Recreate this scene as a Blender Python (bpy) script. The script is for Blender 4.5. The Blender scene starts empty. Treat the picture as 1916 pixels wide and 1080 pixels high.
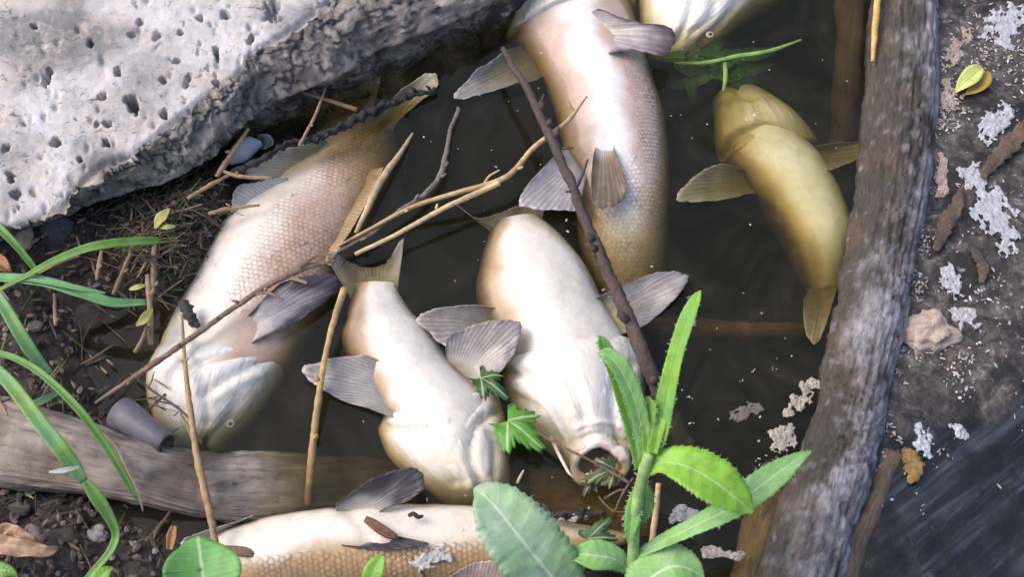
import bpy, math, random
import numpy as np
from mathutils import Vector, Matrix, noise
random.seed(7); np.random.seed(7)
C = bpy.context.scene.collection
SC = bpy.context.scene

# ------------------------------------------------------------------ camera, sky, sun
W, H = 1916.0, 1080.0
TILT = math.radians(28); DIST = 2.395; LENS = 45.0
cam_d = bpy.data.cameras.new('camera'); cam = bpy.data.objects.new('camera', cam_d); C.objects.link(cam)
cam_d.lens = LENS; cam_d.sensor_width = 36; cam_d.clip_start = 0.02; cam_d.clip_end = 300
CAM = np.array([0, -DIST*math.sin(TILT), DIST*math.cos(TILT)])
cam.location = CAM; cam.rotation_euler = (TILT, 0, 0)
cam_d.dof.use_dof = True; cam_d.dof.focus_distance = DIST; cam_d.dof.aperture_fstop = 9.0
SC.camera = cam
SUN_EL, SUN_AZ = math.radians(50), math.radians(-80)      # azimuth clockwise from +Y
world = bpy.data.worlds.new('World'); SC.world = world; world.use_nodes = True
nt = world.node_tree; nt.nodes.clear()
sky = nt.nodes.new('ShaderNodeTexSky'); sky.sky_type = 'NISHITA'; sky.sun_disc = False
sky.sun_elevation = SUN_EL; sky.sun_rotation = SUN_AZ; sky.dust_density = 5.0; sky.air_density = 1.0; sky.ozone_density = 1.0
bg = nt.nodes.new('ShaderNodeBackground'); bg.inputs[1].default_value = 0.15
wo = nt.nodes.new('ShaderNodeOutputWorld')
nt.links.new(sky.outputs[0], bg.inputs[0]); nt.links.new(bg.outputs[0], wo.inputs[0])
sun_d = bpy.data.lights.new('sun', 'SUN'); sun_d.energy = 0.65; sun_d.angle = math.radians(42); sun_d.color = (1, 0.97, 0.93)
sun = bpy.data.objects.new('sun', sun_d); C.objects.link(sun)
sdir = Vector((math.sin(SUN_AZ)*math.cos(SUN_EL), math.cos(SUN_AZ)*math.cos(SUN_EL), math.sin(SUN_EL)))
sun.rotation_euler = sdir.to_track_quat('Z', 'Y').to_euler(); sun.location = (0, 0, 4)
SC.view_settings.view_transform = 'Standard'; SC.view_settings.look = 'None'
SC.view_settings.exposure = 0.74; SC.view_settings.gamma = 1; SC.view_settings.use_curve_mapping = False
SC.cycles.use_denoising = True; SC.cycles.max_bounces = 10; SC.cycles.transparent_max_bounces = 16
SC.cycles.volume_bounces = 1

# ------------------------------------------------------------------ helpers
RGT = np.array([1., 0, 0]); UPV = np.array([0, math.cos(TILT), math.sin(TILT)]); FWD = np.array([0, math.sin(TILT), -math.cos(TILT)])
FPX = LENS/36*W
def P(px, py, z=0.0):
    """the place on the level z that the photograph shows at (px, py)"""
    d = FWD + RGT*((px-W/2)/FPX) + UPV*((H/2-py)/FPX)
    return CAM + d*((z-CAM[2])/d[2])
def to_px(p):
    q = p-CAM; dep = q@FWD
    return np.stack([W/2+FPX*(q@RGT)/dep, H/2-FPX*(q@UPV)/dep], -1)
def cat(pts, n):
    """Catmull-Rom through the rows of pts, n samples"""
    p = np.array(pts, float); k = len(p)
    if k == 2: return p[0]+(p[1]-p[0])*np.linspace(0, 1, n)[:, None]
    e = np.vstack([2*p[0]-p[1], p, 2*p[-1]-p[-2]])
    t = np.linspace(0, k-1, n); i = np.minimum(t.astype(int), k-2); f = (t-i)[:, None]
    a, b, c, d = e[i], e[i+1], e[i+2], e[i+3]
    return 0.5*((2*b)+(c-a)*f+(2*a-5*b+4*c-d)*f**2+(3*b-a-3*c+d)*f**3)
def lin(pts, n):
    p = np.array(pts, float); t = np.linspace(0, len(p)-1, n)
    return np.stack([np.interp(t, np.arange(len(p)), p[:, j]) for j in range(p.shape[1])], -1)
def arc(pts, n):
    """n samples evenly spaced along the polyline (by its first two columns), smoothed"""
    p = cat(pts, 12*len(pts)); s = np.r_[0, np.cumsum(np.linalg.norm(np.diff(p[:, :2], axis=0), axis=1))]
    t = np.linspace(0, s[-1], n)
    return np.stack([np.interp(t, s, p[:, j]) for j in range(p.shape[1])], -1)
def ns(v, sc=1.0, off=0.0, oct=4):
    return noise.fractal(Vector((v[0]*sc+off, v[1]*sc+off*1.7, v[2]*sc-off)), 1.0, 2.0, oct)
def nsv(V, sc, off=0.0, oct=4): return np.array([ns(v, sc, off, oct) for v in V])
def sstep(a, b, x):
    t = np.clip((x-a)/(b-a), 0, 1); return t*t*(3-2*t)
def mix(a, b, t):
    a = np.array(a, float); b = np.array(b, float); t = np.asarray(t)[..., None]
    return a*(1-t)+b*t
def seg_dist(q, poly):
    """distance of each row of q to a polyline"""
    d = np.full(len(q), 1e9)
    for a, b in zip(poly[:-1], poly[1:]):
        a = np.array(a[:2], float); b = np.array(b[:2], float); ab = b-a
        t = np.clip(((q-a)@ab)/max(ab@ab, 1e-9), 0, 1)
        d = np.minimum(d, np.linalg.norm(q-(a+t[:, None]*ab), axis=1))
    return d
def tag(o, label=None, catg=None, group=None, kind=None):
    if label: o['label'] = label
    if catg: o['category'] = catg
    if group: o['group'] = group
    if kind: o['kind'] = kind
    return o
def empty(name, loc, label, catg, group=None):
    o = bpy.data.objects.new(name, None); C.objects.link(o); o.location = loc; o.empty_display_size = 0.05
    return tag(o, label, catg, group)
def mk(name, V, F, mat, parent=None, cols=None, uvs=None, label=None, catg=None, group=None, kind=None, smooth=True, thick=0, sub=0, root=None):
    V = np.asarray(V, float)
    if parent is not None:
        org = np.zeros(3); p = parent
        while p is not None: org = org+np.array(p.location); p = p.parent
    else:
        org = np.array([V[:, 0].mean(), V[:, 1].mean(), V[:, 2].min()]) if kind != 'structure' else np.zeros(3)
    me = bpy.data.meshes.new(name); me.from_pydata([tuple(v) for v in V-org], [], [tuple(int(i) for i in f) for f in F])
    if cols is not None:
        c = np.ones((len(V), 4), np.float32); c[:, :3] = cols
        me.color_attributes.new('Col', 'FLOAT_COLOR', 'POINT').data.foreach_set('color', c.ravel())
    if uvs is not None:
        idx = np.empty(len(me.loops), np.int32); me.loops.foreach_get('vertex_index', idx)
        me.uv_layers.new(name='UVMap').data.foreach_set('uv', np.asarray(uvs, np.float32)[idx].ravel())
    me.materials.append(mat)
    if smooth: me.polygons.foreach_set('use_smooth', np.ones(len(me.polygons), bool))
    me.update()
    o = bpy.data.objects.new(name, me); C.objects.link(o)
    if parent is not None: o.parent = parent
    else: o.location = org
    if sub:
        m = o.modifiers.new('smooth', 'SUBSURF'); m.levels = m.render_levels = sub
    if thick:
        m = o.modifiers.new('thickness', 'SOLIDIFY'); m.thickness = thick; m.offset = 0
    return tag(o, label, catg, group, kind)
def grid_faces(nr, nc, off=0):
    i, j = np.meshgrid(np.arange(nr-1), np.arange(nc-1), indexing='ij'); a = (i*nc+j).ravel()+off
    return np.stack([a, a+1, a+nc+1, a+nc], -1).tolist()

# ------------------------------------------------------------------ materials
def mat(name):
    m = bpy.data.materials.new(name); m.use_nodes = True; t = m.node_tree
    b = t.nodes['Principled BSDF']
    return m, t, b, t.nodes['Material Output']
def nd(t, typ, **kw):
    n = t.nodes.new(typ)
    for k, v in kw.items():
        if k in n.inputs: n.inputs[k].default_value = v
        else: setattr(n, k, v)
    return n
def ramp(t, stops, src, interp='LINEAR'):
    r = t.nodes.new('ShaderNodeValToRGB'); cr = r.color_ramp; cr.interpolation = interp
    while len(cr.elements) < len(stops): cr.elements.new(0.5)
    for e, (p, c) in zip(cr.elements, stops):
        e.position = p; e.color = tuple(c)+(1,) if len(c) == 3 else c
    t.links.new(src, r.inputs[0]); return r.outputs[0]
def g(v): return (v, v, v)
def mixc(t, a, b, f, mode='MIX'):
    n = t.nodes.new('ShaderNodeMix'); n.data_type = 'RGBA'; n.blend_type = mode
    for s, x in ((6, a), (7, b), (0, f)):
        if isinstance(x, (tuple, list)): n.inputs[s].default_value = tuple(x)+(1,) if len(x) == 3 else x
        elif isinstance(x, (int, float)): n.inputs[s].default_value = x
        else: t.links.new(x, n.inputs[s])
    return n.outputs[2]
def bump(t, src, strength, dist, b, prev=None):
    n = nd(t, 'ShaderNodeBump', Strength=strength, Distance=dist); t.links.new(src, n.inputs['Height'])
    if prev is not None: t.links.new(prev, n.inputs['Normal'])
    t.links.new(n.outputs[0], b.inputs['Normal']); return n.outputs[0]
def geo(t): return nd(t, 'ShaderNodeNewGeometry').outputs['Position']
def attr(t): return nd(t, 'ShaderNodeAttribute', attribute_name='Col').outputs['Color']
def ntex(t, scale, detail=5, rough=0.6, vec=None, dist=0.0):
    n = nd(t, 'ShaderNodeTexNoise', Scale=scale, Detail=detail, Roughness=rough, Distortion=dist)
    t.links.new(vec if vec is not None else geo(t), n.inputs['Vector']); return n.outputs[0]
def mapping(t, vec, scale=(1, 1, 1), rot=(0, 0, 0)):
    n = nd(t, 'ShaderNodeMapping'); n.inputs['Scale'].default_value = scale; n.inputs['Rotation'].default_value = rot
    t.links.new(vec, n.inputs['Vector']); return n.outputs[0]
def uv(t): return nd(t, 'ShaderNodeTexCoord').outputs['UV']

def m_skin(name='fish_skin', folds=False):
    m, t, b, o = mat(name)
    c = mixc(t, attr(t), ramp(t, [(0.3, g(0.88)), (0.55, g(1.0)), (0.75, g(1.04))], ntex(t, 60, 6, 0.7)), 1.0, 'MULTIPLY')
    c = mixc(t, c, (0.52, 0.42, 0.36), ramp(t, [(0.52, g(0)), (0.75, g(0.45))], ntex(t, 17, 8, 0.75, dist=0.8)))
    c = mixc(t, c, (0.2, 0.15, 0.11), ramp(t, [(0.66, g(0)), (0.73, g(0.75))], ntex(t, 130, 4, 0.65)))
    c = mixc(t, c, (0.50, 0.30, 0.24), ramp(t, [(0.60, g(0)), (0.76, g(0.5))], ntex(t, 11, 7, 0.7, dist=1.2)))
    c = mixc(t, c, (0.55, 0.45, 0.27), ramp(t, [(0.58, g(0)), (0.78, g(0.35))], ntex(t, 8.5, 8, 0.7, mapping(t, geo(t), (1, 1, 1), (0.4, 0.9, 0.2)), 0.8)))
    t.links.new(c, b.inputs['Base Color'])
    r = ramp(t, [(0.35, g(0.30)), (0.65, g(0.58))], ntex(t, 30, 6, 0.7))
    t.links.new(r, b.inputs['Roughness'])
    b.inputs['Subsurface Weight'].default_value = 0.12; b.inputs['Subsurface Radius'].default_value = (1, 0.5, 0.35); b.inputs['Subsurface Scale'].default_value = 0.008
    b.inputs['Coat Weight'].default_value = 0.25; b.inputs['Coat Roughness'].default_value = 0.24
    n = bump(t, ntex(t, 34, 6, 0.7), 0.4, 0.005, b); n = bump(t, ntex(t, 260, 3), 0.3, 0.0012, b, n)
    if folds:
        n = bump(t, ntex(t, 1.0, 5, 0.6, mapping(t, uv(t), (2.2, 26, 1)), 1.0), 0.6, 0.007, b, n)
    else:
        vo = nd(t, 'ShaderNodeTexVoronoi', Scale=105.0); t.links.new(geo(t), vo.inputs['Vector']); n = bump(t, vo.outputs['Distance'], 0.12, 0.0012, b, n)
    return m
def m_fin():
    m, t, b, o = mat('fin_membrane')
    wv = nd(t, 'ShaderNodeSeparateXYZ'); t.links.new(uv(t), wv.inputs[0])
    mul = nd(t, 'ShaderNodeMath', operation='MULTIPLY'); mul.inputs[1].default_value = 2*math.pi; t.links.new(wv.outputs[0], mul.inputs[0])
    sn = nd(t, 'ShaderNodeMath', operation='SINE'); t.links.new(mul.outputs[0], sn.inputs[0])
    c = mixc(t, attr(t), ramp(t, [(0.0, g(0.72)), (0.30, g(0.96)), (1.0, g(1.05))], sn.outputs[0]), 0.7, 'MULTIPLY')
    c = mixc(t, c, ramp(t, [(0.3, g(0.68)), (0.7, g(1.15))], ntex(t, 60, 6, 0.7)), 0.8, 'MULTIPLY')
    t.links.new(c, b.inputs['Base Color']); b.inputs['Roughness'].default_value = 0.4
    b.inputs['Coat Weight'].default_value = 0.3; b.inputs['Coat Roughness'].default_value = 0.2
    bump(t, ntex(t, 220, 4), 0.3, 0.0015, b)
    tr = nd(t, 'ShaderNodeBsdfTranslucent'); t.links.new(c, tr.inputs[0])
    mx = nd(t, 'ShaderNodeMixShader'); mx.inputs[0].default_value = 0.36
    t.links.new(b.outputs[0], mx.inputs[1]); t.links.new(tr.outputs[0], mx.inputs[2]); t.links.new(mx.outputs[0], o.inputs[0])
    return m
def m_leaf(name='leaf', vein=(0.55, 0.62, 0.42), trans=0.3, stripes=False):
    m, t, b, o = mat(name)
    s = nd(t, 'ShaderNodeSeparateXYZ'); t.links.new(uv(t), s.inputs[0])
    ab = nd(t, 'ShaderNodeMath', operation='ABSOLUTE'); t.links.new(s.outputs[1], ab.inputs[0])
    c = mixc(t, attr(t), ramp(t, [(0.3, g(0.72)), (0.7, g(1.2))], ntex(t, 45, 6, 0.65)), 0.9, 'MULTIPLY')
    # side veins leave the midrib at a slant
    m1 = nd(t, 'ShaderNodeMath', operation='SUBTRACT'); t.links.new(s.outputs[0], m1.inputs[0])
    m2 = nd(t, 'ShaderNodeMath', operation='MULTIPLY'); m2.inputs[1].default_value = 0.10; t.links.new(ab.outputs[0], m2.inputs[0]); t.links.new(m2.outputs[0], m1.inputs[1])
    m3 = nd(t, 'ShaderNodeMath', operation='MULTIPLY'); m3.inputs[1].default_value = 56; t.links.new(m1.outputs[0], m3.inputs[0])
    m4 = nd(t, 'ShaderNodeMath', operation='SINE'); t.links.new(m3.outputs[0], m4.inputs[0])
    if stripes:
        t.links.new(ab.outputs[0], m3.inputs[0]); m3.inputs[1].default_value = 34
    c = mixc(t, c, vein, ramp(t, [(0.3, g(0)), (1.0, g(0.45))] if stripes else [(0.94, g(0)), (1.0, g(0.22))], m4.outputs[0]))
    c = mixc(t, c, vein, ramp(t, [(0.02, g(0.7)), (0.06, g(0))], ab.outputs[0]))
    t.links.new(c, b.inputs['Base Color']); b.inputs['Roughness'].default_value = 0.45
    n = bump(t, m4.outputs[0], 0.12, 0.002, b); bump(t, ntex(t, 120, 4), 0.3, 0.002, b, n)
    tr = nd(t, 'ShaderNodeBsdfTranslucent'); t.links.new(c, tr.inputs[0])
    mx = nd(t, 'ShaderNodeMixShader'); mx.inputs[0].default_value = trans
    t.links.new(b.outputs[0], mx.inputs[1]); t.links.new(tr.outputs[0], mx.inputs[2]); t.links.new(mx.outputs[0], o.inputs[0])
    return m
def m_col(name, rough=0.7, scale=60, lo=0.6, hi=1.25, bs=0.5, bd=0.003, coat=0.0):
    m, t, b, o = mat(name)
    c = mixc(t, attr(t), ramp(t, [(0.3, g(lo)), (0.7, g(hi))], ntex(t, scale, 7, 0.7)), 1.0, 'MULTIPLY')
    t.links.new(c, b.inputs['Base Color']); b.inputs['Roughness'].default_value = rough; b.inputs['Coat Weight'].default_value = coat
    n = bump(t, ntex(t, scale*1.5, 6, 0.7), bs, bd, b); bump(t, ntex(t, scale*6, 3), bs*0.6, bd*0.3, b, n)
    return m
def m_bark(name, su, sv):
    """wood whose grain runs along the UV's first axis"""
    m, t, b, o = mat(name)
    gr = ntex(t, 1.0, 7, 0.68, mapping(t, uv(t), (su, sv, 1)), 0.4)
    pt = ntex(t, 14, 6, 0.7)
    c = mixc(t, attr(t), ramp(t, [(0.30, g(0.28)), (0.45, g(0.75)), (0.62, g(1.1)), (0.75, g(1.5))], gr), 1.0, 'MULTIPLY')
    c = mixc(t, c, ramp(t, [(0.35, g(0.65)), (0.65, g(1.2))], pt), 0.9, 'MULTIPLY')
    c = mixc(t, c, (0.05, 0.035, 0.025), ramp(t, [(0.63, g(0)), (0.70, g(0.8))], ntex(t, 55, 5, 0.7)))
    t.links.new(c, b.inputs['Base Color']); b.inputs['Roughness'].default_value = 0.72
    n = bump(t, gr, 0.8, 0.006, b); bump(t, ntex(t, 130, 6, 0.7), 0.5, 0.002, b, n)
    return m
def m_concrete():
    m, t, b, o = mat('old_concrete')
    c = attr(t)
    c = mixc(t, c, ramp(t, [(0.30, g(0.62)), (0.5, g(0.95)), (0.7, g(1.15))], ntex(t, 7, 8, 0.68)), 0.9, 'MULTIPLY')
    c = mixc(t, c, (0.47, 0.40, 0.36), ramp(t, [(0.46, g(0)), (0.60, g(0.7))], ntex(t, 13, 8, 0.75, dist=0.8)))
    c = mixc(t, c, (0.075, 0.07, 0.07), ramp(t, [(0.56, g(0)), (0.63, g(0.8))], ntex(t, 50, 7, 0.76, dist=0.8)))
    c = mixc(t, c, (0.13, 0.12, 0.125), ramp(t, [(0.52, g(0)), (0.68, g(0.65))], ntex(t, 5, 9, 0.72, dist=0.5)))
    c = mixc(t, c, (0.66, 0.65, 0.70), ramp(t, [(0.58, g(0)), (0.70, g(0.5))], ntex(t, 24, 6, 0.75)))
    t.links.new(c, b.inputs['Base Color']); b.inputs['Roughness'].default_value = 0.85
    n = bump(t, ntex(t, 40, 8, 0.7), 0.4, 0.006, b); bump(t, ntex(t, 320, 4, 0.7), 0.5, 0.0015, b, n)
    return m
def m_soil(name='wet_soil'):
    m, t, b, o = mat(name)
    c = ramp(t, [(0.25, (0.014, 0.010, 0.009)), (0.45, (0.042, 0.031, 0.029)), (0.62, (0.095, 0.075, 0.073)), (0.8, (0.20, 0.165, 0.16))], ntex(t, 34, 9, 0.75))
    c = mixc(t, c, (0.05, 0.03, 0.02), ramp(t, [(0.45, g(0)), (0.65, g(0.7))], ntex(t, 6, 5)))
    t.links.new(c, b.inputs['Base Color'])
    t.links.new(ramp(t, [(0.4, g(0.42)), (0.6, g(0.85))], ntex(t, 16, 4)), b.inputs['Roughness'])
    n = bump(t, ntex(t, 70, 8, 0.75), 0.9, 0.012, b); bump(t, ntex(t, 400, 4, 0.7), 0.6, 0.002, b, n)
    return m
def m_water():
    m, t, b, o = mat('murky_water'); t.nodes.remove(b)
    lw = nd(t, 'ShaderNodeFresnel', IOR=1.33)
    bp = nd(t, 'ShaderNodeBump', Strength=0.10, Distance=0.01); t.links.new(ntex(t, 16, 3, 0.5, dist=0.5), bp.inputs['Height'])
    t.links.new(bp.outputs[0], lw.inputs['Normal'])
    bf = nd(t, 'ShaderNodeMath', operation='MULTIPLY_ADD'); bf.inputs[1].default_value = 1/1.33-1.33; bf.inputs[2].default_value = 1.33
    t.links.new(nd(t, 'ShaderNodeNewGeometry').outputs['Backfacing'], bf.inputs[0]); t.links.new(bf.outputs[0], lw.inputs['IOR'])   # straight-through water: no total reflection from below
    tp = nd(t, 'ShaderNodeBsdfTransparent'); gl = nd(t, 'ShaderNodeBsdfGlossy', Roughness=0.03)
    t.links.new(bp.outputs[0], gl.inputs['Normal'])
    mx = nd(t, 'ShaderNodeMixShader'); t.links.new(lw.outputs[0], mx.inputs[0]); t.links.new(tp.outputs[0], mx.inputs[1]); t.links.new(gl.outputs[0], mx.inputs[2])
    df = nd(t, 'ShaderNodeBsdfDiffuse'); df.inputs[0].default_value = (0.34, 0.31, 0.25, 1)          # patchy film of dust on the surface
    fm = nd(t, 'ShaderNodeMixShader'); t.links.new(ramp(t, [(0.42, g(0.0)), (0.60, g(0.025)), (0.74, g(0.08))], ntex(t, 5.5, 9, 0.68, dist=1.3)), fm.inputs[0])
    t.links.new(mx.outputs[0], fm.inputs[1]); t.links.new(df.outputs[0], fm.inputs[2]); t.links.new(fm.outputs[0], o.inputs[0])
    ab = nd(t, 'ShaderNodeVolumeAbsorption', Density=25.0); ab.inputs['Color'].default_value = (0.62, 0.56, 0.24, 1)
    sc = nd(t, 'ShaderNodeVolumeScatter', Density=1.3, Anisotropy=0.2); sc.inputs['Color'].default_value = (0.55, 0.60, 0.50, 1)
    ad = nd(t, 'ShaderNodeAddShader'); t.links.new(ab.outputs[0], ad.inputs[0]); t.links.new(sc.outputs[0], ad.inputs[1]); t.links.new(ad.outputs[0], o.inputs['Volume'])
    return m
def m_scum():
    """film of silt, froth and painted sky reflections on the still water right of the log"""
    m, t, b, o = mat('scum_film')
    pos = geo(t)
    st = ntex(t, 1.0, 6, 0.66, mapping(t, mapping(t, pos, (1, 1, 1), (0, 0, math.radians(-36))), (3.0, 40, 1)), 0.35)
    st2 = ntex(t, 1.0, 5, 0.7, mapping(t, mapping(t, pos, (1, 1, 1), (0, 0, math.radians(-39))), (6, 110, 1)), 0.2)
    a = attr(t)                                      # r: silt cover, g: froth, b: empty
    s = nd(t, 'ShaderNodeSeparateColor'); t.links.new(a, s.inputs[0])
    dark = ramp(t, [(0.34, (0.004, 0.005, 0.006)), (0.5, (0.012, 0.013, 0.017)), (0.62, (0.036, 0.042, 0.058)), (0.78, (0.13, 0.15, 0.205))], st)  # bluish streak tones paint the reflected sky into the film's colour
    silt = ramp(t, [(0.34, (0.012, 0.010, 0.009)), (0.47, (0.045, 0.036, 0.031)), (0.56, (0.12, 0.10, 0.092)), (0.68, (0.36, 0.32, 0.325))], ntex(t, 30, 11, 0.84, dist=0.4))
    mm = nd(t, 'ShaderNodeMath', operation='ADD'); t.links.new(s.outputs[0], mm.inputs[0])
    sb = nd(t, 'ShaderNodeMath', operation='MULTIPLY_ADD'); sb.inputs[1].default_value = 1.6; sb.inputs[2].default_value = -0.8; t.links.new(ntex(t, 9, 7, 0.7, dist=1.0), sb.inputs[0]); t.links.new(sb.outputs[0], mm.inputs[1])
    c = mixc(t, dark, silt, ramp(t, [(0.30, g(0)), (0.62, g(1))], mm.outputs[0]))
    c = mixc(t, c, (0.13, 0.145, 0.18), ramp(t, [(0.58, g(0)), (0.74, g(0.5))], st2))  # finer streaks of the same painted sky reflection
    c = mixc(t, c, (0.008, 0.007, 0.006), ramp(t, [(0.50, g(0)), (0.60, g(0.85))], ntex(t, 6.5, 6, 0.65, dist=0.9)))
    fr = nd(t, 'ShaderNodeMath', operation='MULTIPLY'); t.links.new(ramp(t, [(0.60, g(0)), (0.68, g(1))], ntex(t, 42, 8, 0.78, dist=0.6)), fr.inputs[0]); t.links.new(s.outputs[1], fr.inputs[1])
    c = mixc(t, c, (0.52, 0.50, 0.55), fr.outputs[0])
    t.links.new(c, b.inputs['Base Color'])
    t.links.new(ramp(t, [(0.35, g(0.12)), (0.65, g(0.42))], mm.outputs[0]), b.inputs['Roughness'])
    n = bump(t, st, 0.22, 0.010, b); n = bump(t, st2, 0.2, 0.003, b, n); bump(t, ntex(t, 90, 7, 0.75), 0.35, 0.004, b, n)
    return m
HEADSKIN = m_skin('fish_head_skin', True)
SKIN, FIN, LEAF, SCUM = m_skin(), m_fin(), m_leaf(), m_scum()
GRASS = m_leaf('grass_blade', (0.10, 0.22, 0.05), 0.3, True); BLUELEAF = m_leaf('thistle_leaf', (0.62, 0.70, 0.58), 0.25)
STRAW = m_col('dry_stem', 0.6, 90, 0.6, 1.2, 0.4, 0.002); TWIG = m_col('twig_bark', 0.65, 140, 0.5, 1.4, 0.8, 0.003)
LOGM = m_bark('weathered_bark', 42, 64); PLANKM = m_bark('weathered_board', 8, 26)
CONC, SOIL, WATER = m_concrete(), m_soil(), m_water()
STONE = m_col('stone', 0.8, 70, 0.6, 1.3, 0.7, 0.005); FOAM = m_col('froth', 0.8, 160, 0.72, 1.1, 0.8, 0.003)
FLESH = m_col('wet_flesh', 0.3, 80, 0.7, 1.2, 0.4, 0.002, 0.4); EYE = m_col('eye', 0.12, 200, 0.9, 1.1, 0.05, 0.001, 0.5)
PIPE = m_col('grey_plastic', 0.45, 90, 0.75, 1.2, 0.25, 0.001); BUG = m_col('insect', 0.4, 200, 0.8, 1.2, 0.2, 0.001)
DRY = m_leaf('dry_leaf', (0.30, 0.20, 0.12), 0.2)

# ------------------------------------------------------------------ setting: ground, water, bank, scum
def nonuni(n, span, core):
    t = np.linspace(-1, 1, n); k = math.asinh(span/core); return np.sinh(t*k)*core
gx, gy = nonuni(170, 60, 1.2), nonuni(170, 60, 1.2)
X, Y = np.meshgrid(gx, gy, indexing='ij'); V = np.stack([X.ravel(), Y.ravel(), 0*X.ravel()], -1)
d = np.maximum(np.maximum(V[:, 0]-2.1, -V[:, 0]-1.5), np.maximum(V[:, 1]-1.6, -V[:, 1]-0.95))
V[:, 2] = -0.34+0.55*sstep(-0.25, 0.25, d)+0.05*nsv(V, 2.0)*np.clip(1-np.abs(d)*0.05, 0.2, 1)+0.35*sstep(2, 30, d)*nsv(V, 0.12, 3)
mk('ground', V, grid_faces(170, 170), SOIL, kind='structure')
bx = [(-2.4, -1.4), (2.6, -1.4), (2.6, 2.0), (-2.4, 2.0)]
wv = [(x, y, -0.75) for x, y in bx]+[(x, y, 0.0) for x, y in bx]
mk('water', wv, [(3, 2, 1, 0), (4, 5, 6, 7), (0, 1, 5, 4), (1, 2, 6, 5), (2, 3, 7, 6), (3, 0, 4, 7)], WATER, kind='structure', smooth=False)

def inside(q, poly):
    r = np.zeros(len(q), bool); n = len(poly)
    for i in range(n):
        a, b = poly[i], poly[(i+1) % n]
        c = ((a[1] > q[:, 1]) != (b[1] > q[:, 1])); 
        with np.errstate(divide='ignore', invalid='ignore'):
            r ^= c & (q[:, 0] < (b[0]-a[0])*(q[:, 1]-a[1])/(b[1]-a[1])+a[0])
    return r
SHORE = [(-500, 300), (120, 330), (250, 350), (380, 325), (425, 345), (400, 430), (350, 520), (290, 560), (200, 545), (140, 590), (140, 660), (175, 720), (195, 780), (120, 840), (60, 900), (170, 935), (250, 985), (300, 1020), (290, 1060), (380, 1120), (520, 1170), (-500, 1500)]
shore_w = [tuple(P(a, b, 0)[:2]) for a, b in SHORE]
nx, ny = 200, 260
X, Y = np.meshgrid(np.linspace(-1.5, -0.42, nx), np.linspace(-0.95, 0.35, ny), indexing='ij'); V = np.stack([X.ravel(), Y.ravel(), 0*X.ravel()], -1)
q = V[:, :2]; d = seg_dist(q, shore_w+[shore_w[0]]); sd = np.where(inside(q, shore_w), d, -d)
def bank_h(V, sd):
    lump = nsv(V, 9, 1.3, 5); fine = nsv(V, 38, 5.1, 4)
    base = np.where(sd > 0, 0.055*(1-np.exp(-sd/0.07))+0.10*sd, sd*2.2)
    return np.maximum(base, -0.33)+(0.020*lump+0.0085*fine)*sstep(-0.06, 0.05, sd)
V[:, 2] = bank_h(V, sd)
mk('mud_bank', V, grid_faces(nx, ny), SOIL, kind='structure')
def bank_z(px, py):
    p = P(px, py, 0.03)[None].copy(); p[:, 2] = 0
    d = seg_dist(p[:, :2], shore_w+[shore_w[0]]); s = np.where(inside(p[:, :2], shore_w), d, -d)
    return float(bank_h(p, s)[0])

# scum film right of the log: a fine sheet just above the water
LOG_R = [(1755, -120), (1752, 0), (1750, 250), (1720, 450), (1688, 620), (1655, 780), (1624, 900), (1578, 1080), (1538, 1250)]
rows = 150; le = arc([(a-60, b) for a, b in LOG_R], rows); ncol = 120
V = []; cols = []
for i in range(rows):
    a = P(le[i, 0], le[i, 1], 0.0); 
    for j in range(ncol):
        f = (j/(ncol-1))**1.4; V.append(a+np.array([f*(2.4-a[0]), 0, 0.004]))
V = np.array(V); pxy = to_px(V)
lum = nsv(V, 22, 2.2, 5); V[:, 2] += 0.0035*lum+0.0015
x, y = pxy[:, 0], pxy[:, 1]
diag = (x-1700)*0.55+(y-560)*1.0                       # towards the lower right the film is thin and dark
silt = 1-sstep(20, 420, diag+150*nsv(V, 4, 6, 5)+60*nsv(V, 17, 2, 4))
V[:, 2] += 0.004*np.maximum(silt*nsv(V, 60, 7, 3), -0.3)
froth = (0.15+0.85*silt)*sstep(-0.25, 0.3, nsv(V, 5, 9, 4))
mk('scum_film', V, grid_faces(rows, ncol), SCUM, cols=np.stack([silt, froth, silt*0], -1), kind='stuff', label='brown silt and froth film on the water right of the log', catg='scum')

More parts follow.
